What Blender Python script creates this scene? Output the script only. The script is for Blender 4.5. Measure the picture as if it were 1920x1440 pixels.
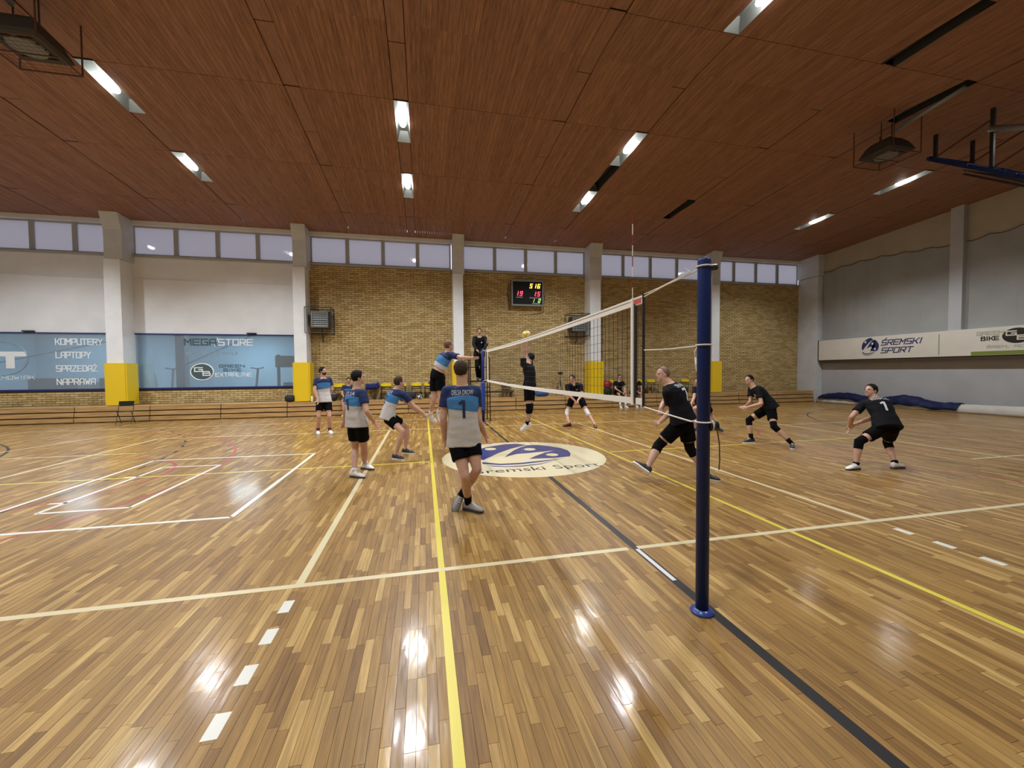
import bpy, bmesh, math, random
import numpy as np
from mathutils import Vector, Matrix, noise
from mathutils.bvhtree import BVHTree

for o in list(bpy.data.objects): bpy.data.objects.remove(o, do_unlink=True)
scene = bpy.context.scene
C = scene.collection
random.seed(7); rng = np.random.default_rng(7)
PI = math.pi
V = Vector

# ------------------------------------------------------------------ camera
CAM_F, CAM_POS = 752.06, V((-1.9735, -3.5343, 1.7409))
CAM_YAW, CAM_PITCH, CAM_ROLL = 0.21635, -0.03164, -0.00825
fw = V((math.sin(CAM_YAW)*math.cos(CAM_PITCH), math.cos(CAM_YAW)*math.cos(CAM_PITCH), math.sin(CAM_PITCH)))
r0 = V((math.cos(CAM_YAW), -math.sin(CAM_YAW), 0)); u0 = r0.cross(fw)
cr = r0*math.cos(CAM_ROLL) + u0*math.sin(CAM_ROLL); cu = -r0*math.sin(CAM_ROLL) + u0*math.cos(CAM_ROLL)
cam_data = bpy.data.cameras.new('camera'); cam = bpy.data.objects.new('camera', cam_data); C.objects.link(cam)
cam_data.sensor_fit = 'HORIZONTAL'; cam_data.sensor_width = 36.0; cam_data.lens = CAM_F/1920*36.0
cam_data.clip_start = 0.05; cam_data.clip_end = 200
cam.matrix_world = Matrix(((cr.x, cu.x, -fw.x, CAM_POS.x), (cr.y, cu.y, -fw.y, CAM_POS.y), (cr.z, cu.z, -fw.z, CAM_POS.z), (0,0,0,1)))
scene.camera = cam
def seen(p):            # picks which repeated pieces become single objects
    d = V(p) - CAM_POS; z = d.dot(fw)
    if z < .3: return False
    return abs(d.dot(cr)/z*CAM_F) < 965 and abs(d.dot(cu)/z*CAM_F) < 725

# ------------------------------------------------------------------ world, view
world = bpy.data.worlds.new('world'); scene.world = world; world.use_nodes = True
wb = world.node_tree.nodes['Background']; wb.inputs[0].default_value = (0.50, 0.50, 0.60, 1); wb.inputs[1].default_value = 2.05
vs = scene.view_settings; vs.view_transform = 'Standard'; vs.look = 'None'; vs.gamma = 1; vs.use_curve_mapping = False
vs.exposure = 0.05
LAMP_W = 900.0

# ------------------------------------------------------------------ materials
M = {}
def mat(name, col, rough=.5, metal=0, spec=.5, emit=0, ecol=None, var=0, vscale=6.0, stretch=(1,1,1), bump=0, bscale=60, coat=0, alpha=1):
    m = bpy.data.materials.new(name); m.use_nodes = True; M[name] = m
    nt = m.node_tree; b = nt.nodes['Principled BSDF']
    b.inputs['Base Color'].default_value = (*col, 1); b.inputs['Roughness'].default_value = rough
    b.inputs['Metallic'].default_value = metal; b.inputs['Specular IOR Level'].default_value = spec
    b.inputs['Coat Weight'].default_value = coat; b.inputs['Coat Roughness'].default_value = .15
    if emit:
        b.inputs['Emission Color'].default_value = (*(ecol or col), 1); b.inputs['Emission Strength'].default_value = emit
    if var or bump:
        g = nt.nodes.new('ShaderNodeNewGeometry'); mp = nt.nodes.new('ShaderNodeMapping'); mp.inputs['Scale'].default_value = stretch
        nt.links.new(g.outputs['Position'], mp.inputs['Vector'])
    if var:
        n = nt.nodes.new('ShaderNodeTexNoise'); n.inputs['Scale'].default_value = vscale; n.inputs['Detail'].default_value = 4
        nt.links.new(mp.outputs[0], n.inputs['Vector'])
        rp = nt.nodes.new('ShaderNodeMapRange'); rp.inputs[1].default_value = .3; rp.inputs[2].default_value = .7
        rp.inputs[3].default_value = 1-var; rp.inputs[4].default_value = 1+var
        nt.links.new(n.outputs['Fac'], rp.inputs[0])
        mx = nt.nodes.new('ShaderNodeVectorMath'); mx.operation = 'SCALE'; mx.inputs[0].default_value = col
        nt.links.new(rp.outputs[0], mx.inputs['Scale']); nt.links.new(mx.outputs[0], b.inputs['Base Color'])
    if bump:
        n2 = nt.nodes.new('ShaderNodeTexNoise'); n2.inputs['Scale'].default_value = bscale; n2.inputs['Detail'].default_value = 3
        nt.links.new(mp.outputs[0], n2.inputs['Vector'])
        bp = nt.nodes.new('ShaderNodeBump'); bp.inputs['Strength'].default_value = bump; bp.inputs['Distance'].default_value = .01
        nt.links.new(n2.outputs['Fac'], bp.inputs['Height']); nt.links.new(bp.outputs[0], b.inputs['Normal'])
    return m

def pieces_mat(name, ramp, per_object, rough, grain=(40, 1.5, 40), gamt=.25, spec=.5, coat=0, coatr=.1, bump=0, bsc=(3, 1.2, 3)):
    """wood / brick pieces: every piece its own tone (by object or by face attribute), grain on top"""
    m = bpy.data.materials.new(name); m.use_nodes = True; M[name] = m
    nt = m.node_tree; L = nt.links; b = nt.nodes['Principled BSDF']
    if per_object:
        s = nt.nodes.new('ShaderNodeObjectInfo'); out = s.outputs['Random']
    else:
        s = nt.nodes.new('ShaderNodeAttribute'); s.attribute_name = 'rnd'; out = s.outputs['Fac']
    cr_ = nt.nodes.new('ShaderNodeValToRGB'); cr_.color_ramp.interpolation = 'LINEAR'
    el = cr_.color_ramp.elements
    while len(el) < len(ramp): el.new(.5)
    for i, (p, c) in enumerate(ramp): el[i].position = p; el[i].color = (*c, 1)
    L.new(out, cr_.inputs[0])
    g = nt.nodes.new('ShaderNodeNewGeometry'); mp = nt.nodes.new('ShaderNodeMapping'); mp.inputs['Scale'].default_value = grain
    sc = nt.nodes.new('ShaderNodeVectorMath'); sc.operation = 'SCALE'; sc.inputs[0].default_value = (7, 31, 3)
    L.new(out, sc.inputs['Scale'])
    ad = nt.nodes.new('ShaderNodeVectorMath'); ad.operation = 'ADD'
    L.new(g.outputs['Position'], ad.inputs[0]); L.new(sc.outputs[0], ad.inputs[1]); L.new(ad.outputs[0], mp.inputs['Vector'])
    n = nt.nodes.new('ShaderNodeTexNoise'); n.inputs['Scale'].default_value = 1; n.inputs['Detail'].default_value = 5; n.inputs['Distortion'].default_value = .6
    L.new(mp.outputs[0], n.inputs['Vector'])
    rp = nt.nodes.new('ShaderNodeMapRange'); rp.inputs[1].default_value = .3; rp.inputs[2].default_value = .7
    rp.inputs[3].default_value = 1-gamt; rp.inputs[4].default_value = 1+gamt*.6
    L.new(n.outputs['Fac'], rp.inputs[0])
    mx = nt.nodes.new('ShaderNodeVectorMath'); mx.operation = 'SCALE'
    L.new(cr_.outputs[0], mx.inputs[0]); L.new(rp.outputs[0], mx.inputs['Scale']); L.new(mx.outputs[0], b.inputs['Base Color'])
    b.inputs['Roughness'].default_value = rough; b.inputs['Specular IOR Level'].default_value = spec
    b.inputs['Coat Weight'].default_value = coat; b.inputs['Coat Roughness'].default_value = coatr
    if bump:
        n2 = nt.nodes.new('ShaderNodeTexNoise'); n2.inputs['Scale'].default_value = 1; n2.inputs['Detail'].default_value = 2
        mp2 = nt.nodes.new('ShaderNodeMapping'); mp2.inputs['Scale'].default_value = bsc
        L.new(g.outputs['Position'], mp2.inputs['Vector']); L.new(mp2.outputs[0], n2.inputs['Vector'])
        bp = nt.nodes.new('ShaderNodeBump'); bp.inputs['Strength'].default_value = bump; bp.inputs['Distance'].default_value = .01
        L.new(n2.outputs['Fac'], bp.inputs['Height']); L.new(bp.outputs[0], b.inputs['Normal'])
        L.new(bp.outputs[0], b.inputs['Coat Normal'])
    return m

FLOOR_RAMP = [(0, (.200, .098, .021)), (.25, (.265, .141, .031)), (.62, (.310, .171, .040)), (.86, (.368, .215, .057)), (1, (.50, .325, .105))]
for po in (0, 1):
    pieces_mat('parquet_oak' + ('_piece' if po else ''), FLOOR_RAMP, po, .45, grain=(60, 3, 60), gamt=.34, spec=.4, coat=.36, coatr=.14, bump=.16, bsc=(14, 4, 14))
    pieces_mat('yellow_brick' + ('_piece' if po else ''), [(0, (.40, .285, .115)), (.5, (.50, .37, .165)), (1, (.58, .45, .22))], po, .75, grain=(14, 14, 14), gamt=.2, spec=.25)
    pieces_mat('ceiling_pine' + ('_piece' if po else ''), [(0, (.250, .122, .074)), (.5, (.282, .140, .086)), (1, (.312, .158, .098))], po, .62, grain=(42, 1.0, 42), gamt=.38, spec=.3)
mat('subfloor', (.05, .03, .015), .8)
mat('mortar', (.075, .048, .02), .9)
mat('plaster_white', (.71, .735, .76), .85, var=.05, vscale=1.2, bump=.08, bscale=25)
mat('concrete_paint', (.55, .585, .61), .8, var=.08, vscale=2.0, bump=.1, bscale=30)
mat('column_white', (.72, .745, .765), .7, var=.04, vscale=3)
mat('plaster_cream', (.40, .35, .26), .85, var=.06, vscale=1.5)
mat('wall_grey', (.42, .43, .45), .85, var=.06, vscale=1.2)
mat('curtain_grey', (.31, .32, .31), .9, var=.08, vscale=1.0, bump=.1, bscale=8)
mat('ceiling_back', (.02, .012, .008), .9)
mat('ceiling_cover', (.250, .122, .076), .6, var=.25, vscale=1, stretch=(42, 1.0, 42))
mat('paint_cream', (.66, .58, .36), .32, coat=.4)
mat('paint_white', (.70, .70, .63), .35, coat=.3)
mat('paint_yellow', (.68, .58, .06), .32, coat=.4)
mat('paint_black', (.010, .010, .011), .35, coat=.25)
mat('paint_red', (.36, .045, .05), .4, coat=.3)
mat('logo_cream', (.70, .63, .42), .3, coat=.4)
mat('logo_blue', (.022, .040, .20), .3, coat=.4)
mat('logo_dark', (.02, .025, .06), .3, coat=.4)
mat('tape_grey', (.62, .62, .60), .5)
mat('post_blue', (.005, .020, .125), .42, spec=.3)
mat('base_blue', (.015, .05, .27), .35, coat=.3)
mat('net_white', (.86, .84, .78), .7, bump=.2, bscale=40)
mat('net_black', (.012, .012, .013), .7)
mat('rope_white', (.78, .77, .72), .8)
mat('antenna_red', (.22, .015, .02), .4)
mat('patch_red', (.62, .10, .10), .5)
mat('antenna_white', (.85, .85, .83), .4)
mat('black_plastic', (.012, .012, .014), .4)
mat('black_metal', (.02, .02, .022), .4, metal=.3)
mat('dark_frame', (.07, .035, .02), .5)
mat('pad_yellow', (.74, .52, .012), .45)
mat('bench_wood', (.44, .27, .105), .5, var=.28, vscale=1, stretch=(1.2, 20, 20), coat=.1)
mat('bench_dark', (.06, .035, .02), .8)
mat('window_frame', (.37, .39, .40), .6)
mat('frame_navy', (.012, .022, .13), .4)
mat('heater_grey', (.23, .24, .24), .45, metal=.3)
mat('heater_dark', (.035, .037, .037), .6)
mat('cage_steel', (.06, .06, .055), .45, metal=.5)
mat('cage_rust', (.10, .045, .03), .6, metal=.2)
mat('led_yellow', (1, .62, .1), .5, emit=4.0, ecol=(1, .52, .05))
mat('led_red', (1, .1, .15), .5, emit=3.0, ecol=(1, .04, .10))
mat('led_green', (.5, .8, .3), .5, emit=.9, ecol=(.45, .8, .25))
mat('print_grey', (.30, .34, .28), .6)
mat('board_black', (.006, .007, .006), .5, spec=.2)
mat('bulb', (1, 1, 1), .5, emit=45, ecol=(1, .97, .92))
mat('reflector', (.22, .24, .235), .45, metal=.3)
mat('banner_white', (.66, .63, .56), .55, var=.03, vscale=2)
mat('print_navy', (.02, .03, .12), .5)
mat('print_black', (.012, .012, .010), .5)
mat('print_green', (.17, .24, .04), .5)
mat('print_pale_green', (.38, .40, .30), .5)
mat('tarp_navy', (.005, .009, .052), .6, spec=.25, bump=.3, bscale=12)
mat('roll_white', (.52, .50, .44), .6, var=.1, vscale=3, bump=.2, bscale=14)
mat('chair_yellow', (.80, .62, .01), .4)
mat('bag_blue', (.02, .06, .22), .6)
mat('bag_red', (.28, .01, .015), .5)
mat('bag_black', (.012, .012, .013), .7, bump=.3, bscale=30)
mat('ball_yellow', (.68, .46, .04), .45)
mat('ball_pale', (.80, .70, .33), .45)
mat('ball_white', (.75, .75, .75), .45)
mat('room_blue', (.30, .40, .455), .8, var=.08, vscale=1)
mat('room_dark', (.02, .025, .04), .6)
mat('room_grey', (.30, .32, .36), .7)
mat('sticker_white', (.78, .84, .88), .5)
mat('sticker_dim', (.25, .33, .40), .5)
mat('sticker_teal', (.055, .10, .12), .5)
mat('skin_light', (.56, .335, .245), .5, spec=.35, var=.06, vscale=20)
mat('skin_tan', (.47, .265, .18), .5, spec=.35, var=.06, vscale=20)
mat('hair_dark', (.008, .0055, .0045), .7, spec=.2, bump=.6, bscale=90)
mat('hair_brown', (.045, .026, .014), .7, spec=.25, bump=.6, bscale=90)
mat('hair_ginger', (.17, .075, .03), .6, bump=.6, bscale=90)
mat('hair_thin', (.17, .10, .065), .55)
mat('hair_blond', (.24, .16, .085), .6, bump=.6, bscale=90)
mat('beard', (.07, .035, .022), .7, bump=.6, bscale=90)
mat('eye_dark', (.02, .015, .012), .2)
mat('lips', (.36, .14, .11), .5)
mat('jersey_black', (.0045, .005, .0075), .8, spec=.18, bump=.35, bscale=16)
mat('shorts_black', (.0022, .0022, .003), .85, spec=.12, bump=.35, bscale=14)
mat('jersey_print', (.66, .68, .70), .6)
mat('jersey_navy_print', (.012, .02, .07), .6)
mat('sock_black', (.004, .004, .005), .9, spec=.12)
mat('sock_white', (.72, .72, .70), .85)
mat('sock_maroon', (.11, .012, .02), .85)
mat('pad_white', (.78, .78, .76), .8)
mat('shoe_white', (.78, .78, .77), .5)
mat('shoe_grey', (.30, .30, .31), .5)
mat('shoe_black', (.02, .02, .022), .5)
mat('shoe_red', (.14, .012, .018), .5)
mat('sole_white', (.82, .82, .80), .5)
mat('sole_dark', (.04, .04, .045), .5)

def jersey_mat():     # navy yoke and sleeves, blue chest panel, pale grey below, from the 'cut' attribute (height, side, sleeve)
    m = bpy.data.materials.new('jersey_striped'); m.use_nodes = True; M['jersey_striped'] = m
    nt = m.node_tree; L = nt.links; b = nt.nodes['Principled BSDF']
    a = nt.nodes.new('ShaderNodeAttribute'); a.attribute_name = 'cut'
    s = nt.nodes.new('ShaderNodeSeparateXYZ'); L.new(a.outputs['Vector'], s.inputs[0])
    def mth(op, x, y, clamp=False):
        n = nt.nodes.new('ShaderNodeMath'); n.operation = op; n.use_clamp = clamp
        for i, q in enumerate((x, y)):
            if isinstance(q, (int, float)): n.inputs[i].default_value = q
            else: L.new(q, n.inputs[i])
        return n.outputs[0]
    t = mth('ADD', s.outputs[0], mth('MULTIPLY', s.outputs[1], .22))
    yoke = mth('GREATER_THAN', mth('ADD', s.outputs[0], mth('MULTIPLY', mth('MULTIPLY', s.outputs[1], s.outputs[1]), 1.6)), .80)
    navy = mth('MAXIMUM', yoke, mth('GREATER_THAN', s.outputs[2], .5))
    blue = mth('GREATER_THAN', t, .50)
    m1 = nt.nodes.new('ShaderNodeMix'); m1.data_type = 'RGBA'; m1.inputs[6].default_value = (.52, .51, .50, 1); m1.inputs[7].default_value = (.055, .20, .46, 1); L.new(blue, m1.inputs[0])
    m2 = nt.nodes.new('ShaderNodeMix'); m2.data_type = 'RGBA'; L.new(m1.outputs[2], m2.inputs[6]); m2.inputs[7].default_value = (.010, .022, .085, 1); L.new(navy, m2.inputs[0])
    L.new(m2.outputs[2], b.inputs['Base Color']); b.inputs['Roughness'].default_value = .75; b.inputs['Specular IOR Level'].default_value = .3
    g = nt.nodes.new('ShaderNodeNewGeometry'); n2 = nt.nodes.new('ShaderNodeTexNoise'); n2.inputs['Scale'].default_value = 14
    L.new(g.outputs['Position'], n2.inputs['Vector']); bp = nt.nodes.new('ShaderNodeBump'); bp.inputs['Strength'].default_value = .35; bp.inputs['Distance'].default_value = .015
    L.new(n2.outputs['Fac'], bp.inputs['Height']); L.new(bp.outputs[0], b.inputs['Normal'])
jersey_mat()

def frosted_mat():    # high windows: dull glass lit by the dusk behind it, with a glossy face
    m = bpy.data.materials.new('frosted_pane'); m.use_nodes = True; M['frosted_pane'] = m
    nt = m.node_tree; L = nt.links; nt.nodes.remove(nt.nodes['Principled BSDF']); out = nt.nodes['Material Output']
    tr = nt.nodes.new('ShaderNodeBsdfTranslucent'); tr.inputs[0].default_value = (.78, .78, .80, 1)
    df = nt.nodes.new('ShaderNodeBsdfDiffuse'); df.inputs[0].default_value = (.50, .50, .52, 1)
    gl = nt.nodes.new('ShaderNodeBsdfGlossy'); gl.inputs['Roughness'].default_value = .04; gl.inputs[0].default_value = (.9, .9, .9, 1)
    a = nt.nodes.new('ShaderNodeMixShader'); a.inputs[0].default_value = .35; L.new(tr.outputs[0], a.inputs[1]); L.new(df.outputs[0], a.inputs[2])
    c = nt.nodes.new('ShaderNodeMixShader'); c.inputs[0].default_value = .06; L.new(a.outputs[0], c.inputs[1]); L.new(gl.outputs[0], c.inputs[2])
    L.new(c.outputs[0], out.inputs[0])
frosted_mat()
def film_mat():       # lower windows: clear glass with a pale blue film
    m = bpy.data.materials.new('filmed_glass'); m.use_nodes = True; M['filmed_glass'] = m
    nt = m.node_tree; L = nt.links; nt.nodes.remove(nt.nodes['Principled BSDF']); out = nt.nodes['Material Output']
    tp = nt.nodes.new('ShaderNodeBsdfTransparent'); tp.inputs[0].default_value = (.75, .85, .92, 1)
    df = nt.nodes.new('ShaderNodeBsdfDiffuse'); df.inputs[0].default_value = (.42, .52, .60, 1)
    gl = nt.nodes.new('ShaderNodeBsdfGlossy'); gl.inputs['Roughness'].default_value = .03
    a = nt.nodes.new('ShaderNodeMixShader'); a.inputs[0].default_value = .22; L.new(tp.outputs[0], a.inputs[1]); L.new(df.outputs[0], a.inputs[2])
    c = nt.nodes.new('ShaderNodeMixShader'); c.inputs[0].default_value = .10; L.new(a.outputs[0], c.inputs[1]); L.new(gl.outputs[0], c.inputs[2])
    L.new(c.outputs[0], out.inputs[0])
film_mat()

# ------------------------------------------------------------------ mesh helpers
class MB:
    def __init__(s): s.v = []; s.f = []
    def add(s, vs, fs):
        k = len(s.v); s.v += [tuple(x) for x in vs]; s.f += [tuple(i+k for i in f) for f in fs]; return s
    def box(s, x0, x1, y0, y1, z0, z1):
        return s.add([(x0,y0,z0),(x1,y0,z0),(x1,y1,z0),(x0,y1,z0),(x0,y0,z1),(x1,y0,z1),(x1,y1,z1),(x0,y1,z1)],
                     [(3,2,1,0),(4,5,6,7),(0,1,5,4),(1,2,6,5),(2,3,7,6),(3,0,4,7)])
    def bar(s, a, b, w, h=None, up=(0,0,1)):
        a, b = V(a), V(b); h = h or w; d = (b-a).normalized(); up = V(up)
        if abs(d.dot(up)) > .98: up = V((0,1,0))
        x = d.cross(up).normalized()*(w/2); y = x.cross(d).normalized()*(h/2)
        return s.add([a-x-y, a+x-y, a+x+y, a-x+y, b-x-y, b+x-y, b+x+y, b-x+y], [(3,2,1,0),(4,5,6,7),(0,1,5,4),(1,2,6,5),(2,3,7,6),(3,0,4,7)])
    def tube(s, pts, r, n=8, closed=False):
        pts = [V(p) for p in pts]; rings = []
        rr = r if isinstance(r, (list, tuple)) else [r]*len(pts)
        prev = None
        for i, p in enumerate(pts):
            if closed: d = pts[(i+1) % len(pts)] - pts[i-1]
            else: d = pts[min(i+1, len(pts)-1)] - pts[max(i-1, 0)]
            d.normalize(); ref = V((0,0,1)) if abs(d.z) < .95 else V((1,0,0))
            if prev is None: x = d.cross(ref).normalized()
            else: x = (prev - d*prev.dot(d)).normalized()
            prev = x; y = d.cross(x)
            rings.append([p + x*math.cos(2*PI*k/n)*rr[i] + y*math.sin(2*PI*k/n)*rr[i] for k in range(n)])
        return s.loft(rings, closed)
    def loft(s, rings, closed=False):
        n = len(rings[0]); vs = [p for r in rings for p in r]; fs = []
        m = len(rings)
        for i in range(m if closed else m-1):
            j = (i+1) % m
            for k in range(n):
                fs.append((i*n+k, i*n+(k+1) % n, j*n+(k+1) % n, j*n+k))
        if not closed:
            fs.append(tuple(range(n-1, -1, -1))); fs.append(tuple((m-1)*n+k for k in range(n)))
        return s.add(vs, fs)
    def lathe(s, prof, c=(0,0,0), n=20):
        c = V(c); return s.loft([[c + V((r*math.cos(2*PI*k/n), r*math.sin(2*PI*k/n), z)) for k in range(n)] for r, z in prof])
    def ell(s, c, ax, ay, az, nu=16, nv=10):
        c, ax, ay, az = V(c), V(ax), V(ay), V(az); rings = []
        for i in range(nv+1):
            t = PI*(.04 + .92*i/nv); rings.append([c - az*math.cos(t) + (ax*math.cos(2*PI*k/nu) + ay*math.sin(2*PI*k/nu))*math.sin(t) for k in range(nu)])
        return s.loft(rings)
    def prism(s, poly, z0, z1):
        n = len(poly); vs = [(x, y, z0) for x, y in poly] + [(x, y, z1) for x, y in poly]
        return s.add(vs, [tuple(range(n-1, -1, -1)), tuple(range(n, 2*n))] + [(k, (k+1) % n, n+(k+1) % n, n+k) for k in range(n)])
    def mesh(s, name, smooth=False):
        me = bpy.data.meshes.new(name); me.from_pydata(s.v, [], s.f); me.update()
        if smooth: me.shade_smooth()
        return me
    def build(s, name, m, parent=None, smooth=False, loc=None):
        return link(name, s.mesh(name, smooth), m, parent, loc)

def link(name, me, m, parent=None, loc=None):
    o = bpy.data.objects.new(name, me); C.objects.link(o)
    if m and not me.materials: me.materials.append(M[m] if isinstance(m, str) else m)
    if parent is not None:
        o.parent = parent
        if parent.name in AT_BASE: o.matrix_parent_inverse = Matrix.Translation(-parent.location)
    if loc is not None: o.location = loc
    return o
AT_BASE = set()          # things whose parts are written in room coordinates
def root(name, label, cat, base, group=None):
    o = thing(name, label, cat, base, 0, group); AT_BASE.add(o.name); return o
def tag(o, label, cat, group=None):
    o['label'] = label; o['category'] = cat
    if group: o['group'] = group
    return o
def thing(name, label, cat, loc=(0,0,0), rz=0, group=None):
    o = bpy.data.objects.new(name, None); C.objects.link(o); o.location = loc; o.rotation_euler.z = rz
    o.empty_display_size = .1
    return tag(o, label, cat, group)
def struct(o): o['kind'] = 'structure'; return o
def copy_tree(o, parent=None):
    c = o.copy(); C.objects.link(c); c.parent = parent; c.matrix_parent_inverse = o.matrix_parent_inverse
    for ch in list(o.children): copy_tree(ch, c)
    return c
def quads_mesh(name, verts, quads, rnd=None):
    me = bpy.data.meshes.new(name); nv, nq = len(verts), len(quads)
    me.vertices.add(nv); me.vertices.foreach_set('co', np.asarray(verts, np.float32).ravel())
    me.loops.add(nq*4); me.loops.foreach_set('vertex_index', np.asarray(quads, np.int32).ravel())
    me.polygons.add(nq); me.polygons.foreach_set('loop_start', np.arange(0, nq*4, 4, dtype=np.int32))
    me.update(calc_edges=True); me.shade_flat()
    if rnd is not None:
        a = me.attributes.new('rnd', 'FLOAT', 'FACE'); a.data.foreach_set('value', np.asarray(rnd, np.float32))
    return me
def boxes_mesh(name, lo, hi, faces, rnd):
    """many boxes in one mesh; faces: which of the six sides are built"""
    n = len(lo); x0, y0, z0 = lo.T; x1, y1, z1 = hi.T
    c = np.stack([np.stack(t, 1) for t in ((x0,y0,z0),(x1,y0,z0),(x1,y1,z0),(x0,y1,z0),(x0,y0,z1),(x1,y0,z1),(x1,y1,z1),(x0,y1,z1))], 1)
    F = np.array([dict(b=(3,2,1,0), t=(4,5,6,7), f=(0,1,5,4), r=(1,2,6,5), k=(2,3,7,6), l=(3,0,4,7))[q] for q in faces])
    q = (F[None] + (np.arange(n)*8)[:, None, None]).reshape(-1, 4)
    return quads_mesh(name, c.reshape(-1, 3), q, np.repeat(rnd, len(faces)))
bench_scene = bpy.data.scenes.new('workbench')     # shapes are melted here, away from the room, then removed
def baked(o):
    bench_scene.collection.objects.link(o); vl = bench_scene.view_layers[0]; vl.update(); dg = vl.depsgraph; dg.update()
    me = bpy.data.meshes.new_from_object(o.evaluated_get(dg)); bench_scene.collection.objects.unlink(o); return me
def text_mesh(txt, w, h, depth=.002, shear=0, bold=.018):
    cu_ = bpy.data.curves.new('text', 'FONT'); cu_.body = txt; cu_.size = 1; cu_.extrude = .02; cu_.shear = shear; cu_.resolution_u = 3; cu_.offset = bold
    o = bpy.data.objects.new('text', cu_); me = baked(o)
    bpy.data.objects.remove(o); bpy.data.curves.remove(cu_)
    co = np.zeros(len(me.vertices)*3, np.float32); me.vertices.foreach_get('co', co); co = co.reshape(-1, 3)
    mn, mx = co.min(0), co.max(0)
    co = (co - mn)/(mx - mn)*np.array([w, h, depth], np.float32)
    me.vertices.foreach_set('co', co.ravel()); me.update(); me.materials.clear()
    return me
def text(name, txt, origin, xdir, ydir, w, h, m, parent=None, depth=.002, shear=0, bold=.018):
    """writing fitted to a w x h box that stands on origin"""
    me = text_mesh(txt, w, h, depth, shear, bold); x, y = V(xdir).normalized(), V(ydir).normalized(); z = x.cross(y)
    me.transform(Matrix(((x.x, y.x, z.x, origin[0]), (x.y, y.y, z.y, origin[1]), (x.z, y.z, z.z, origin[2]), (0,0,0,1))))
    return link(name, me, m, parent)

# wide square sign letters, drawn with straight strokes on a unit cell
GLYPH = {'A': [[(0,0),(0,.75),(.25,1),(1,1),(1,0)], [(0,.4),(1,.4)]], 'B': [[(0,0),(0,1),(.9,1),(.9,.55),(0,.55)], [(.9,.55),(1,.45),(1,0),(0,0)]], 'C': [[(1,1),(0,1),(0,0),(1,0)]], 'D': [[(0,0),(0,1),(.8,1),(1,.8),(1,.2),(.8,0),(0,0)]],
 'E': [[(1,1),(0,1),(0,0),(1,0)], [(0,.5),(.9,.5)]], 'G': [[(1,1),(0,1),(0,0),(1,0),(1,.5),(.55,.5)]], 'H': [[(0,0),(0,1)], [(1,0),(1,1)], [(0,.5),(1,.5)]], 'I': [[(0,0),(0,1)]], 'K': [[(0,0),(0,1)], [(1,1),(.45,.5),(0,.5)], [(.45,.5),(1,0)]],
 'L': [[(0,1),(0,0),(1,0)]], 'M': [[(0,0),(0,1),(.5,.45),(1,1),(1,0)]], 'N': [[(0,0),(0,1),(1,0),(1,1)]], 'O': [[(0,0),(0,1),(1,1),(1,0),(0,0)]], 'P': [[(0,0),(0,1),(1,1),(1,.42),(0,.42)]], 'R': [[(0,0),(0,1),(1,1),(1,.45),(0,.45)], [(.5,.45),(1,0)]],
 'S': [[(1,1),(0,1),(0,.5),(1,.5),(1,0),(0,0)]], 'T': [[(0,1),(1,1)], [(.5,1),(.5,0)]], 'U': [[(0,1),(0,0),(1,0),(1,1)]], 'W': [[(0,1),(.2,0),(.5,.6),(.8,0),(1,1)]], 'X': [[(0,0),(1,1)], [(0,1),(1,0)]], 'Y': [[(0,1),(.5,.5),(1,1)], [(.5,.5),(.5,0)]], 'Z': [[(0,1),(1,1),(0,0),(1,0)]], ',': [[(.2,.1),(0,-.15)]]}
GLYPH['Ś'] = GLYPH['S'] + [[(.45,1.2),(.7,1.38)]]; GLYPH['Ż'] = GLYPH['Z'] + [[(.42,1.25),(.58,1.25)]]
def sign_text(name, txt, origin, xdir, ydir, w, h, m, parent, st=.17, shear=0.0, off=.001):
    """st: stroke as a share of the height"""
    adv = [(.55 if c == ' ' else .38 if c in 'I,' else 1.0) for c in txt]; gap = .36; tot = sum(adv) + gap*(len(txt)-1); u = w/tot; x = 0
    X, Y = V(xdir).normalized(), V(ydir).normalized(); Z = X.cross(Y); t = h*st; o = V(origin)
    for c, a in zip(txt, adv):
        if c != ' ':
            mb = MB(); seg = 0
            for k, pl in enumerate(GLYPH[c]):
                for (p, q) in zip(pl, pl[1:]):
                    gw = a*u if c not in 'I,' else .0; ix = .17*u if c == 'I' else 0
                    P, Q = V((x + ix + (p[0]*(gw if gw else u*.3)), p[1]*h)), V((x + ix + (q[0]*(gw if gw else u*.3)), q[1]*h)); d = (Q-P).normalized(); n = V((-d.y, d.x))*(t/2); e = d*(t/2)
                    f = lambda v: o + X*(v.x + v.y*shear) + Y*v.y
                    c4 = [P-e-n, Q+e-n, Q+e+n, P-e+n]
                    seg += 1; mb.add([f(v) for v in c4] + [f(v) + Z*(off + .0003*seg) for v in c4], [(4,5,6,7),(0,1,5,4),(1,2,6,5),(2,3,7,6),(3,0,4,7)])
            mb.build(name, m, parent)
        x += (a + gap)*u
# ================================================================== the room
X0, X1, Y0, Y1 = -18.7, 18.7, -5.4, 14.9
MIDY, SLOPE, ZEAVE = 4.4, .055, 7.65
def zc(y): return ZEAVE + (Y1 - y)*SLOPE if y > MIDY else ZEAVE + (Y1 - MIDY)*SLOPE - (MIDY - y)*SLOPE

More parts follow.
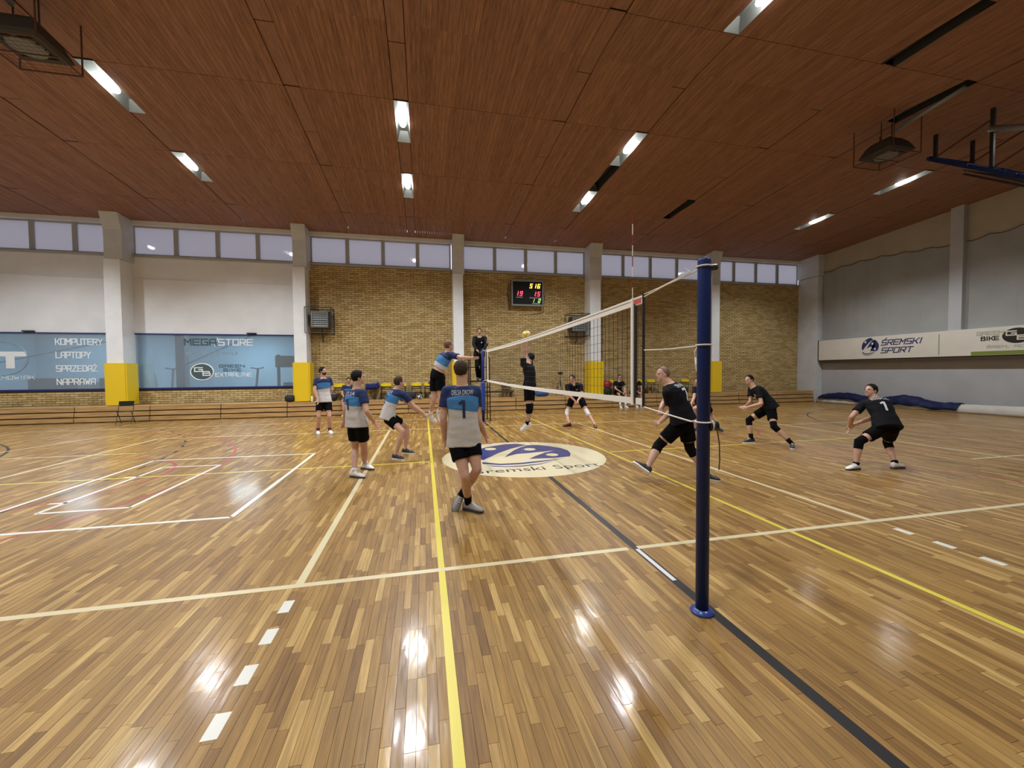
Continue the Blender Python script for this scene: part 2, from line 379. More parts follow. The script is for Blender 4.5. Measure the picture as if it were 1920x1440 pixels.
# ---- floor: subfloor slab, oak strips laid along the gym's width, painted lines
floor = struct(MB().box(X0, X1, Y0, Y1, -.12, -.012).build('floor', 'subfloor'))
PW, PL, GAP = .055, .45, .0017
nrow = int((X1-X0)/PW); cen, rr = [], []
for i in range(nrow):
    off = rng.random()*PL; ys = np.arange(Y0 - off, 13.95, PL)
    ys = ys[(ys > Y0)]
    cen.append(np.stack([np.full(len(ys), X0 + (i+.5)*PW), ys + PL/2], 1))
cen = np.concatenate(cen); cen = cen[cen[:, 1] < 13.95 + PL]
rr = rng.random(len(cen))
dist = np.hypot(cen[:, 0] - CAM_POS.x, cen[:, 1] - CAM_POS.y)
near = [i for i in np.argsort(dist)[:4000] if seen((cen[i, 0], cen[i, 1], 0))][:300]
keep = np.ones(len(cen), bool); keep[near] = False
plank = MB().box(-PW/2+GAP/2, PW/2-GAP/2, -PL/2+GAP/2, PL/2-GAP/2, -.014, 0).mesh('floor_plank'); plank.materials.append(M['parquet_oak_piece'])
for i in near:
    o = link('floor_plank', plank, None, floor, (cen[i, 0], cen[i, 1], 0))
k = cen[keep]; n = len(k)
lo = np.stack([k[:, 0]-PW/2+GAP/2, k[:, 1]-PL/2+GAP/2, np.full(n, -.014)], 1); hi = np.stack([k[:, 0]+PW/2-GAP/2, k[:, 1]+PL/2-GAP/2, np.zeros(n)], 1)
o = link('floor_planks', boxes_mesh('floor_planks', lo, hi, 'tfrkl', rr[keep]), 'parquet_oak', floor); o['kind'] = 'stuff'

def line(name, m, a, b, w, z=.0008):
    a, b = V((*a, 0)), V((*b, 0)); d = (b-a).normalized(); x = V((-d.y, d.x, 0))*(w/2); h = V((0, 0, z)); l = V((0,0,.0002))
    return MB().add([a-x+l, b-x+l, b+x+l, a+x+l, a-x+h, b-x+h, b+x+h, a+x+h], [(4,5,6,7),(0,1,5,4),(1,2,6,5),(2,3,7,6),(3,0,4,7)]).build(name, m, floor)
def arc(name, m, c, R, a0, a1, w, z=.0006, n=40):
    mb = MB(); p = [math.radians(a0 + (a1-a0)*i/n) for i in range(n+1)]
    vs = [(c[0]+(R+s*w/2)*math.cos(t), c[1]+(R+s*w/2)*math.sin(t), z) for t in p for s in (-1, 1)]
    return mb.add(vs, [(2*i, 2*i+1, 2*i+3, 2*i+2) for i in range(n)]).build(name, m, floor)
for sx in (-1, 1):       # handball and basketball arcs, faint and worn
    arc('goal_area_line', 'paint_black', (sx*16.2, MIDY), 6, -90 if sx < 0 else 90, 90 if sx < 0 else 270, .05, .0005)
    for q in range(-15, 16):
        a = q*5.2 + (180 if sx > 0 else 0); arc('free_throw_dash', 'paint_black', (sx*16.1, MIDY), 9, a-.95, a+.95, .05, .0005, 4)
    arc('three_point_line', 'paint_red', (sx*12.0, MIDY), 6.25, -75 if sx < 0 else 105, 75 if sx < 0 else 255, .05, .0006)
    arc('key_circle', 'paint_red', (sx*8.2, MIDY), 1.8, -90 if sx < 0 else 90, 90 if sx < 0 else 270, .05, .0006)
    for yy in (2.0, 6.85): line('key_line', 'paint_cream', (sx*8.2, yy), (sx*14.0, yy), .05, .0007)
    line('key_line', 'paint_cream', (sx*14.0, -2.6), (sx*14.0, 11.6), .05, .0007)
    line('end_line', 'paint_cream', (sx*9.0, 0), (sx*9.0, 9.0), .06, .0009)
    line('yellow_line', 'paint_yellow', (sx*1.845, Y0+.2), (sx*1.845, 13.2), .055, .0007)
    line('yellow_line', 'paint_yellow', (sx*1.845, 4.35), (sx*(9.0 if sx < 0 else 9.0), 4.42), .05, .0007)
    line('attack_line', 'paint_cream', (sx*3.0, 0), (sx*3.0, 9.0), .065, .0009)
    for j in range(5): line('attack_dash', 'paint_white', (sx*3.0, -.22-.345*j), (sx*3.0, -.38-.345*j), .075, .0009)
    for j in range(3): line('attack_dash', 'paint_white', (sx*3.0, 9.22+.345*j), (sx*3.0, 9.38+.345*j), .06, .0009)
line('side_line', 'paint_cream', (-9.03, 0), (-.05, 0), .062, .0011)
line('side_line', 'paint_cream', (.05, 0), (9.03, 0), .062, .0011)
line('side_line', 'paint_cream', (-9.03, 9), (9.03, 9), .06, .0011)
line('centre_line', 'paint_black', (.03, -2.9), (.03, 2.9), .078, .0009)
line('centre_line', 'paint_black', (.03, 5.9), (.03, 10.3), .07, .0009)
line('centre_tape', 'tape_grey', (.03, -.03), (.03, -.63), .04, .0013)
line('far_line', 'paint_cream', (-14.0, 11.6), (14.0, 11.6), .05, .0007)
line('far_line', 'paint_cream', (-11.6, 7.0), (-10.2, 11.6), .05, .0007)
for a, b in (((-7.3, 5.86), (-4.3, 5.80)), ((-4.3, 5.80), (-4.28, 1.9)), ((-4.28, 1.9), (-7.3, 1.9)), ((-7.3, 1.9), (-7.3, 5.86))):
    line('white_rectangle_line', 'paint_white', a, b, .06, .0012)
for a, b in (((-6.75, 5.13), (-5.79, 5.09)), ((-5.79, 5.09), (-5.75, 2.62)), ((-5.75, 2.62), (-6.76, 2.62)), ((-6.76, 2.62), (-6.75, 5.13)), ((-6.95, 3.05), (-6.72, 3.05)), ((-6.95, 4.45), (-6.72, 4.45))):
    line('white_rectangle_line', 'paint_white', a, b, .055, .0012)

# centre emblem: cream disc, blue ball with three leaping figures, lettering below
disc = MB().prism([(1.645*math.cos(2*PI*k/96), 4.39 + 1.645*math.sin(2*PI*k/96)) for k in range(96)], .0002, .0014).build('centre_emblem', 'logo_cream', floor)
def flat(name, pts, m, z, parent):
    me = bpy.data.meshes.new(name); bm = bmesh.new(); vs = [bm.verts.new((x, y, z)) for x, y in pts]; f = bm.faces.new(vs)
    if f.normal.z < 0 or sum(pts[i-1][0]*pts[i][1]-pts[i][0]*pts[i-1][1] for i in range(len(pts))) < 0: bmesh.ops.reverse_faces(bm, faces=[f])
    bmesh.ops.triangulate(bm, faces=bm.faces[:]); bm.to_mesh(me); bm.free()
    return link(name, me, m, parent)
def curve(pts, n=8):     # smooth closed outline through points
    out = []; N = len(pts)
    for i in range(N):
        p0, p1, p2, p3 = [V(pts[(i+j-1) % N]) for j in range(4)]
        for t in [q/n for q in range(n)]:
            out.append(tuple(.5*((2*p1) + (-p0+p2)*t + (2*p0-5*p1+4*p2-p3)*t*t + (-p0+3*p1-3*p2+p3)*t**3)))
    return out
def open_curve(pts, n=8):
    P = [2*V(pts[0])-V(pts[1])] + [V(p) for p in pts] + [2*V(pts[-1])-V(pts[-2])]; out = []
    for i in range(1, len(P)-2):
        p0, p1, p2, p3 = P[i-1:i+3]
        for t in [q/n for q in range(n)]: out.append(tuple(.5*((2*p1) + (-p0+p2)*t + (2*p0-5*p1+4*p2-p3)*t*t + (-p0+3*p1-3*p2+p3)*t**3)))
    out.append(tuple(pts[-1])); return out
def emblem(T, parent, mb_blue, mb_pale, z):
    """the ball emblem; T maps emblem coordinates (ball of radius 1 about 0,0) to the surface"""
    right = [(.32, .77), (.57, .73), (.77, .53), (.94, .25), (1.0, -.04), (.95, -.34), (.83, -.62), (.69, -.64), (.5, -.68), (-.01, -.63), (.2, -.39), (.46, -.14), (.72, .03), (.4, -.04), (.09, -.11), (-.13, -.13), (-.32, -.27), (-.44, -.38), (-.3, -.09), (-.11, .25), (.11, .55)]
    left = [(.32, .79), (.11, 1.0), (-.15, 1.01), (-.44, .87), (-.66, .72), (-.84, .50), (-.97, .2), (-1.0, -.1), (-.97, -.38), (-.88, -.52), (-.79, -.39), (-.48, .05), (-.14, .44), (.14, .67)]
    T('emblem_ball', right, mb_blue, z); T('emblem_ball', left, mb_blue, z)
    for cx_, cy_ in ((-.57, .53), (.25, .28), (.54, -.38)):
        T('emblem_head', [(cx_+.125*math.cos(2*PI*q/20), cy_+.135*math.sin(2*PI*q/20)) for q in range(20)], mb_pale, z+.0006)
    for sw in ([(-.92, -.68), (-.62, -.9), (-.22, -.91), (.23, -.83), (.68, -.75), (.2, -.93), (-.25, -1.03), (-.64, -1.01), (-.94, -.83)], [(-.89, -.95), (-.58, -1.11), (-.26, -1.13), (.1, -1.06), (.53, -.84), (.08, -1.12), (-.28, -1.2), (-.59, -1.16), (-.77, -1.08)]):
        T('emblem_swoosh', sw, mb_blue, z+.0002)
emblem(lambda nm, pts, m, z: flat(nm, [(.05+1.03*x, 4.77+1.03*y) for x, y in pts], m, z, disc), disc, 'logo_blue', 'logo_cream', .0018)
for wd_, x_, w_ in (('Śremski', -1.20, 1.32), ('Sport', .30, .88)):
    text('emblem_lettering', wd_, (x_, 3.20 - (.07 if 'p' in wd_ else 0), .0018), (1, 0, 0), (0, 1, 0), w_, .36, 'logo_dark', disc, .0008, 0, .0)

# ---- back wall
wb_ = MB(); T_ = .22
LWZ0, LWZ1, HWZ0, HWZ1 = 1.15, 3.34, 6.35, 7.50
COLS = [(-13.17, .52), (-6.84, .46), (-.45, .44), (6.0, .54), (12.55, .46)]
wall_back = MB()
LW = [(X0+.15, -13.75), (-13.0, -7.05)]                       # the two lower windows
wall_back.box(X0, -6.84, Y1, Y1+T_, LWZ1, HWZ0)               # white plaster above them
wall_back.box(X0, LW[0][0], Y1, Y1+T_, LWZ0, LWZ1); wall_back.box(LW[0][1], LW[1][0], Y1, Y1+T_, LWZ0, LWZ1); wall_back.box(LW[1][1], -6.84, Y1, Y1+T_, LWZ0, LWZ1)
wall_back.box(X0, X1, Y1, Y1+T_, HWZ1, ZEAVE+.25)
wall_back = struct(wall_back.build('wall_back', 'plaster_white'))
bed = MB().box(-6.84, X1, Y1, Y1+T_, 0, HWZ0).box(X0, -6.84, Y1, Y1+T_, 0, LWZ0)
bed.build('mortar_bed', 'mortar', wall_back)
BW, BH, BJ, BPZ, BPX = .276, .068, .015, .0835, .291
bc = []
for (a, b, z0, z1) in ((X0, -13.17, .5, LWZ0), (-13.17, -6.84, .5, LWZ0), (-6.84, X1, .5, HWZ0)):
    for r in range(int((z1-z0)/BPZ)):
        for q in range(int((b-a)/BPX)+1):
            x = a + BPX*(q + (.5 if r % 2 else 0)) + .13
            if x + BW/2 > b: continue
            bc.append((x, z0 + BPZ*(r+.5)))
bc = np.array(bc); br = rng.random(len(bc)); bd = np.hypot(np.hypot(bc[:, 0]-CAM_POS.x, 18.4), bc[:, 1]-CAM_POS.z)
bnear = [i for i in np.argsort(bd) if bc[i, 1] > .7][:300]
keep = np.ones(len(bc), bool); keep[bnear] = False
brick = MB().box(-BW/2, BW/2, -.02, .002, -BH/2, BH/2).mesh('brick'); brick.materials.append(M['yellow_brick_piece'])
for i in bnear: link('brick', brick, None, wall_back, (bc[i, 0], Y1 - .003*br[i], bc[i, 1]))
k = bc[keep]; n = len(k); yy = Y1 - .02 - .004*br[keep]
lo = np.stack([k[:, 0]-BW/2, yy, k[:, 1]-BH/2], 1); hi = np.stack([k[:, 0]+BW/2, np.full(n, Y1+.002), k[:, 1]+BH/2], 1)
o = link('bricks', boxes_mesh('bricks', lo, hi, 'tbfrl', br[keep]), 'yellow_brick', wall_back); o['kind'] = 'stuff'

# columns, beams and ledges
for i, (cx, w) in enumerate(COLS):
    t = struct(MB().box(cx-w/2, cx+w/2, 14.22, Y1+.1, 0, 6.02).build('trim_%d' % (i+1), 'column_white'))
    MB().box(cx-w/2+.01, cx+w/2+.06, 14.26, Y1+.1, 6.03, ZEAVE+.02).build('column_head', 'concrete_paint', t)
    MB().add([(cx-w/2, 14.26, 7.1), (cx+w/2+.06, 14.26, 7.1), (cx+w/2+.06, 14.08, ZEAVE+.04), (cx-w/2, 14.08, ZEAVE+.04), (cx-w/2, 14.27, ZEAVE+.04), (cx+w/2+.06, 14.27, ZEAVE+.04)],
             [(0,1,2,3), (3,2,5,4), (1,5,2), (0,3,4), (0,4,5,1)]).build('column_haunch', 'concrete_paint', t)
t = struct(MB().box(18.35, X1, 13.75, Y1, 0, 6.6).build('trim_6', 'concrete_paint')); MB().box(18.30, X1, 13.70, Y1, 6.62, 7.75).build('column_head', 'concrete_paint', t)
struct(MB().box(X0, X1, 14.80, Y1-.001, 7.50, 7.66).build('trim_7', 'plaster_white'))
struct(MB().box(X0, X1, 14.78, Y1-.001, 6.28, 6.35).build('trim_8', 'window_frame'))
struct(MB().box(X0, -13.5, 14.85, Y1-.001, 5.45, 5.48).box(-12.9, -7.1, 14.87, Y1-.001, 5.42, 5.45).build('trim_9', 'plaster_white'))

# high windows, four panes in each bay
edges = [X0] + [c for c, w in COLS] + [18.6]
for i in range(6):
    a, b = edges[i] + (.28 if i else 0), edges[i+1] - .25
    w = struct(MB().box(a, b, 14.93, 15.0, HWZ0, HWZ0+.07).box(a, b, 14.93, 15.0, HWZ1-.06, HWZ1).box(a, a+.06, 14.93, 15.0, HWZ0+.07, HWZ1-.06).box(b-.06, b, 14.93, 15.0, HWZ0+.07, HWZ1-.06).build('window_%d' % (i+1), 'window_frame'))
    for j in range(4):
        p0, p1 = a + (b-a)*j/4, a + (b-a)*(j+1)/4
        if j: MB().box(p0-.07, p0+.07, 14.90, 15.0, HWZ0+.02, HWZ1-.02).build('mullion', 'window_frame', w)
        MB().box(p0+.05, p1-.05, 14.965, 14.975, HWZ0+.05, HWZ1-.04).build('pane', 'frosted_pane', w)

# lower windows with navy frames, film and lettering
fx, fz = (1, 0, 0), (0, 0, 1)
for i, (a, b) in enumerate(LW):
    w = struct(MB().box(a, b, 14.86, 14.94, LWZ1-.05, LWZ1).box(a, b, 14.86, 14.94, LWZ0, LWZ0+.06).box(a, a+.07, 14.86, 14.94, LWZ0+.06, LWZ1-.05).box(b-.06, b, 14.86, 14.94, LWZ0+.06, LWZ1-.05).build('window_%d' % (7+i), 'frame_navy'))
    pane = MB().box(a+.06, b-.05, 14.90, 14.906, LWZ0+.05, LWZ1-.04).build('pane', 'filmed_glass', w)
    mx = (-16.35, -8.95)[i]
    MB().box(mx-.05, mx+.3, 14.80, 14.87, LWZ1+.01, LWZ1+.06).build('latch', 'black_metal', w)
    yy = 14.896
    if i == 0:
        for s_, x, z, ww, hh in (('KOMPUTERY', -15.46, 2.87, 1.47, .25), ('LAPTOPY', -15.46, 2.37, 1.07, .25), ('SPRZEDAŻ', -15.46, 1.86, 1.27, .30), ('NAPRAWA', -15.46, 1.36, 1.2, .25), ('CHOWIAK', -17.3, 1.58, 1.15, .14)):
            sign_text('letter', s_, (x, yy, z+.02), fx, fz, ww, hh*.85 if 'Ż' not in s_ else .21, 'sticker_white', pane, .16)
        MB().tube([(-17.12+.80*math.cos(2*PI*q/40), yy, 2.36+.62*math.sin(2*PI*q/40)) for q in range(40)], .015, 6, True).build('ring_mark', 'sticker_dim', pane)
        MB().box(-18.0, -16.36, yy-.001, yy+.001, 2.44, 2.62).build('letter_mark', 'sticker_white', pane)
        MB().box(-16.98, -16.72, yy-.002, yy+.001, 2.0, 2.45).build('letter_mark', 'sticker_white', pane)
    else:
        sign_text('letter', 'MEGA', (-11.25, yy, 2.90), fx, fz, 1.1, .23, 'sticker_teal', pane, .24)
        sign_text('letter', 'STORE', (-10.05, yy, 2.90), fx, fz, 1.22, .23, 'sticker_white', pane, .16)
        MB().bar((-10.20, yy, 2.84), (-10.08, yy, 3.20), .03, .004, (0, 1, 0)).build('slash_mark', 'sticker_white', pane)
        text('lettering', 'ARTUR POSTYWKA', (-11.25, yy, 2.50), fx, fz, 1.9, .13, 'sticker_dim', pane)
        sign_text('letter', 'GREEN', (-10.05, yy, 2.0), fx, fz, .9, .10, 'sticker_teal', pane, .25)
        sign_text('letter', 'BIKE', (-9.9, yy, 1.84), fx, fz, .62, .10, 'sticker_teal', pane, .25)
        sign_text('letter', 'EXTRALINE', (-10.2, yy, 1.63), fx, fz, 1.3, .14, 'sticker_white', pane, .16)
        cxy = [(-10.67+.40*math.cos(2*PI*q/40), 1.82+.33*math.sin(2*PI*q/40)) for q in range(40)]
        d_ = MB().add([(x, yy-.001, z) for x, z in cxy], [tuple(range(39, -1, -1))]).build('badge', 'sticker_teal', pane)
        MB().tube([(x, yy-.001, z) for x, z in cxy], .022, 6, True).build('badge_ring', 'sticker_white', pane)
        sign_text('letter', 'G', (-10.93, yy-.003, 1.84), fx, fz, .27, .15, 'sticker_white', pane, .25); sign_text('letter', 'B', (-10.64, yy-.003, 1.68), fx, fz, .25, .15, 'sticker_white', pane, .25)

# the rooms behind the lower windows
for i, (a, b, nm) in enumerate(((X0-.3, -13.2, 'left'), (-13.1, -6.7, 'right'))):
    struct(MB().box(a, b, 18.6, 18.75, .3, 3.9).build('wall_far_%s' % nm, 'room_blue')); struct(MB().box(a, b, 15.12, 18.6, .2, .3).build('trim_%d' % (10+4*i), 'room_grey'))
    struct(MB().box(a, b, 15.12, 18.6, 3.8, 3.9).build('trim_%d' % (11+4*i), 'room_grey')); struct(MB().box(a, a+.08, 15.12, 18.6, .3, 3.8).build('trim_%d' % (12+4*i), 'room_blue')); struct(MB().box(b-.08, b, 15.12, 18.6, .3, 3.8).build('trim_%d' % (13+4*i), 'room_blue'))
    lr = root('added_room_lamp', ('unseen ceiling lamp added to light the room behind the computer shop window', 'unseen ceiling lamp added to light the exercise room behind the glass')[i], 'lamp', ((a+b)/2, 16.6, 3.7))  # unseen lamp, added so the room behind the glass is lit
    MB().box((a+b)/2-.6, (a+b)/2+.6, 16.4, 16.8, 3.74, 3.80).build('added_lamp_panel', 'plaster_white', lr)
    ld = bpy.data.lights.new('added_room_light', 'AREA'); ld.energy = (150, 230)[i]; ld.size = 1.2; ld.size_y = .4; ld.shape = 'RECTANGLE'; ld.color = (.85, .95, 1)
    lo_ = bpy.data.objects.new('added_room_light', ld); C.objects.link(lo_); lo_.parent = lr; lo_.location = (0, 0, .0)

# ---- side and front walls
wall_right = struct(MB().box(X1, X1+.2, Y0, Y1+.2, 0, 8.4).build('wall_right', 'plaster_cream'))
struct(MB().box(X0-.2, X0, Y0, Y1+.2, 0, 8.4).build('wall_left', 'plaster_white'))
struct(MB().box(X0, X1, Y0-.2, Y0, 0, 8.4).build('wall_front', 'plaster_cream'))
MB().box(X1-.012, X1-.001, Y0, 13.7, 0, 2.2).build('lower_paint', 'wall_grey', wall_right)
for i, yc in enumerate((8.2, 2.0, -4.0)):
    struct(MB().box(18.45, X1-.001, yc-.2, yc+.2, 3.2, zc(yc)+.02).build('trim_%d' % (20+i), 'wall_grey'))
# grey dust sheet hung on the right wall, its top edge sagging between fixings
vs, fs = [], []; ny = 120
for i in range(ny+1):
    y = 13.68 - i*(13.68-Y0-.1)/ny; sag = 6.80 - .10*abs(math.sin(i*.55)) + .12*math.sin(i*.13); wv = .012*math.sin(i*1.9)
    for (z, dx) in ((3.1, 0), (5.0, wv), (sag, wv), (sag, wv+.012), (3.1, .012)): vs.append((X1-.05-dx, y, z))
for i in range(ny):
    for j in range(4): fs.append((i*5+j, i*5+j+1, i*5+6+j, i*5+5+j))
tag(MB().add(vs, fs).build('wall_sheet', 'curtain_grey'), 'grey sheet hung across the upper right wall with a sagging top edge', 'wall sheet')
tag(MB().tube([(X1-.07, 13.68 - i*(13.68-Y0-.1)/ny, 6.82 - .10*abs(math.sin(i*.55)) + .12*math.sin(i*.13)) for i in range(ny+1)], .012, 6).build('hanging_rope', 'dark_frame'),
    'thin dark rope along the sagging edge of the grey sheet', 'rope')

# ---- ceiling: sloped backing, pine boards in panels, strips with covers, slots
STR = [-17.25, -14.85, -11.05, -8.6, -4.75, -2.4, 1.52, 3.85, 7.7, 10.15, 14.12, 16.4]; SW = .34
YJ = [-5.4, -3.05, .1, 3.26, 6.42, 9.58, 12.74, 14.9]
ceil = MB()
for (ya, yb) in ((Y0, MIDY), (MIDY, Y1)):
    za, zb = zc(ya), zc(yb); h = .34
    ceil.add([(X0, ya, za+h), (X1, ya, za+h), (X1, yb, zb+h), (X0, yb, zb+h), (X0, ya, za+h+.1), (X1, ya, za+h+.1), (X1, yb, zb+h+.1), (X0, yb, zb+h+.1)], [(3,2,1,0),(4,5,6,7),(0,1,5,4),(1,2,6,5),(2,3,7,6),(3,0,4,7)])
ceiling = struct(ceil.build('ceiling', 'ceiling_back'))
def slab(x0, x1, ya, yb, t, up=0):    # a thin piece that follows the slope
    za, zb = zc(ya)+up, zc(yb)+up
    return MB().add([(x0,ya,za),(x1,ya,za),(x1,yb,zb),(x0,yb,zb),(x0,ya,za+t),(x1,ya,za+t),(x1,yb,zb+t),(x0,yb,zb+t)], [(3,2,1,0),(4,5,6,7),(0,1,5,4),(1,2,6,5),(2,3,7,6),(3,0,4,7)])
ysegs = []
for a, b in zip(YJ, YJ[1:]):
    if a < MIDY < b: ysegs += [(a+.006, MIDY), (MIDY, b-.006)]
    else: ysegs.append((a+.006, b-.006))
xs = [X0] + [q for s in STR for q in (s-SW/2, s+SW/2)] + [X1]
cand = []
for a, b in zip(xs[0::2], xs[1::2]):
    nb = max(1, round((b-a)/.10)); w = (b-a)/nb
    for j in range(nb):
        for ya, yb in ysegs: cand.append((a+w*j+.002, a+w*(j+1)-.002, ya, yb))
cand.sort(key=lambda q: (V(((q[0]+q[1])/2, (q[2]+q[3])/2, 8)) - CAM_POS).length)
vis = [q for q in cand if seen(((q[0]+q[1])/2, (q[2]+q[3])/2, zc((q[2]+q[3])/2)))][:300]; visset = set(vis)
for q in vis: slab(*q, .02, .003*random.random()).build('ceiling_board', 'ceiling_pine_piece', ceiling)
mb = MB(); rn = []
for q in cand:
    if q in visset: continue
    t = slab(*q, .02, .003*random.random()); mb.add(t.v, t.f); rn += [random.random()]*6
me = mb.mesh('ceiling_boards'); a_ = me.attributes.new('rnd', 'FLOAT', 'FACE'); a_.data.foreach_set('value', rn)
o = link('ceiling_boards', me, 'ceiling_pine', ceiling); o['kind'] = 'stuff'
SLOT = [-4.65, -3.07, -1.49, .09, 1.67, 3.25, 4.84, 6.43, 8.02, 9.60, 11.19, 12.77, 14.35]
LAMP_X = (-14.85, -8.6, -2.4, 3.85, 14.12)
lamp_slots = [(x, i) for x in LAMP_X for i in (1, 4, 7, 9)]
dark_slots = [(7.7, 4), (10.15, 5), (7.7, 9), (3.85, 8), (7.7, 1), (10.15, 2)]
for x in STR:
    for i in range(len(SLOT)-1):
        if (x, i) in lamp_slots or (x, i) in dark_slots: continue
        a, b = SLOT[i]+.015, SLOT[i+1]-.015
        segs = [(a, MIDY), (MIDY, b)] if a < MIDY < b else [(a, b)]
        for (p, q) in segs: slab(x-SW/2+.012, x+SW/2-.012, p, q, .018, .012 if i % 2 else .02).build('strip_cover', 'ceiling_cover', ceiling)
    for (a, b) in ((Y0, SLOT[0]), (SLOT[-1], Y1)): slab(x-SW/2+.012, x+SW/2-.012, a, b, .018, .012).build('strip_cover', 'ceiling_cover', ceiling)
for (x, i) in dark_slots:
    mb = MB(); a, b = SLOT[i]+.01, SLOT[i+1]-.01; z = zc((a+b)/2)
    mb.box(x-SW/2, x-SW/2+.01, a, b, z, z+.3).box(x+SW/2-.01, x+SW/2, a, b, z, z+.3).box(x-SW/2, x+SW/2, a, b, z+.29, z+.3)
    mb.build('open_slot', 'heater_dark', ceiling)
ROWN = {1: 'behind the camera side', 4: 'overhead row', 7: 'second row from back windows', 9: 'row nearest back windows'}
COLN = {-14.85: 'outer left line', -8.6: 'left line', -2.4: 'middle line', 3.85: 'line right of the net', 14.12: 'far right line'}
for (x, i) in lamp_slots:
    a, b = SLOT[i]+.01, SLOT[i+1]-.01; ym = (a+b)/2; z = zc(ym); za, zb = zc(a), zc(b)
    t = root('ceiling_lamp', 'white lamp in a ceiling slot, %s, %s' % (COLN[x], ROWN[i]), 'lamp', (x, ym, z), 'ceiling lamps')
    hs = MB()
    for s in (-1, 1): hs.add([(x+s*SW/2, a, za), (x+s*SW/2, b, zb), (x+s*.10, b, zb+.24), (x+s*.10, a, za+.24)], [(0,1,2,3)])
    hs.add([(x-.10, a, za+.24), (x+.10, a, za+.24), (x+.10, b, zb+.24), (x-.10, b, zb+.24)], [(0,1,2,3)])
    hs.add([(x-SW/2, a, za), (x+SW/2, a, za), (x+.10, a+.12, za+.24), (x-.10, a+.12, za+.24)], [(0,1,2,3)]); hs.add([(x-SW/2, b, zb), (x+SW/2, b, zb), (x+.10, b-.12, zb+.24), (x-.10, b-.12, zb+.24)], [(0,1,2,3)])
    hs.build('reflector', 'reflector', t)
    MB().ell((x, ym, z+.03), (.09, 0, 0), (0, .18, 0), (0, 0, .08)).build('bulb', 'bulb', t, True)
    ld = bpy.data.lights.new('lamp_light', 'SPOT'); ld.energy = LAMP_W*{1: .72, 4: .78, 7: 1.0, 9: 1.25}[i]*(.75 if x > 10 else 1); ld.spot_size = math.radians(134); ld.spot_blend = .55; ld.shadow_soft_size = .16; ld.color = (.95, .975, 1.0)
    lo_ = bpy.data.objects.new('lamp_light', ld); C.objects.link(lo_); lo_.parent = t; lo_.location = (0, 0, -.06)
# ================================================================== things
ORD = ['first', 'second', 'third', 'fourth', 'fifth', 'sixth', 'seventh', 'eighth', 'ninth', 'tenth', 'eleventh', 'twelfth', 'thirteenth', 'fourteenth', 'fifteenth', 'sixteenth', 'seventeenth', 'eighteenth']
# ---- bleacher along the back wall, section by section
SEC = 2.33; nsec = 16; xr = 18.33
for i in range(nsec):
    b = xr - SEC*i; a = max(b - SEC + .028, X0+.01); ext = .15*random.random()
    t = root('bleacher_section', '%s wooden bleacher bench section counted from the right wall' % ORD[i], 'bench', ((a+b)/2, 13.9, 0), 'bleacher sections along the back wall')
    for j in range(3): MB().box(a, b, 13.86+.03*j, 13.90+.03*j, .03+.19*j, .182+.19*j).build('front_plank', 'bench_wood', t)
    for j in range(4): MB().box(a, b, 13.915+.21*j, 14.11+.21*j, .545, .575).build('seat_plank', 'bench_wood', t)
    MB().box(a+.02, b-.02, 13.97, 14.2, .0, .545).build('support', 'bench_dark', t)
# ---- yellow pads on the columns
for cx, w, nm in ((-13.12, .60, 'column between the two interior windows'), (-6.80, .54, 'column right of the exercise room window'), (-.45, .5, 'column behind the jumping player'), (6.02, .60, 'column right of the tripod'), (12.55, .54, 'column behind the tall net post')):
    t = root('column_pad', 'yellow protective pad on the ' + nm, 'pad', (cx, 14.2, .6), 'yellow column pads')
    MB().box(cx-w/2, cx+w/2, 14.12, 14.22, .60, 2.17).build('front_pad', 'pad_yellow', t)
    MB().box(cx+w/2-.012, cx+w/2+.05, 14.14, 14.75, .60, 2.16).build('side_pad', 'pad_yellow', t); MB().box(cx-w/2-.05, cx-w/2+.012, 14.14, 14.75, .60, 2.16).build('side_pad', 'pad_yellow', t)

# ---- the volleyball net
NY0, NY1, NT, NB = -.19, 9.2, 2.43, 1.43
def sag(y, z): return z - .035*math.sin(PI*min(1, max(0, (y-NY0)/(NY1-NY0)))) + .03*(1-(y-NY0)/(NY1-NY0))*0
net = root('volleyball_net', 'black meshed volleyball net with white top and bottom tapes across the court', 'net', (0, 4.5, 0))
def band(name, z0, z1, m, t=.012, n=24):
    r = []
    for i in range(n+1):
        y = NY0 + (NY1-NY0)*i/n; a, b = sag(y, z0), sag(y, z1); r.append([(-t/2, y, a), (t/2, y, a), (t/2, y, b), (-t/2, y, b)])
    return MB().loft(r).build(name, m, net)
tb = band('top_tape', NT-.075, NT, 'net_white'); band('bottom_tape', NB-.01, NB+.05, 'net_white')
MB().tube([(-.008, NY0+(NY1-NY0)*i/24, sag(NY0+(NY1-NY0)*i/24, NT-.02)) for i in range(25)], .004, 6).build('stitching', 'tape_grey', tb)
MB().box(-.009, .009, -.16, -.02, NT-.065, NT-.015).build('printed_patch', 'patch_red', tb)
vc = MB().box(-.0017, .0017, -.0017, .0017, 0, 1).mesh('net_cord'); vc.materials.append(M['net_black'])
ny_ = 94
for i in range(1, ny_):
    y = NY0 + (NY1-NY0)*i/ny_; z0, z1 = sag(y, NB+.04), sag(y, NT-.07)
    o = link('net_cord', vc, None, net, V((0, y, z0))); o.scale = (1, 1, z1-z0)
for j in range(1, 9):
    z = NB + .05 + (.875)*j/9; MB().tube([(0, NY0+(NY1-NY0)*i/16, sag(NY0+(NY1-NY0)*i/16, z)) for i in range(17)], .0018, 4).build('net_cord', 'net_black', net)
for y in (NY0, NY1): MB().tube([(0, y, NB-.03), (0, y, NT+.005)], .013, 8).build('end_rod', 'net_black', net)
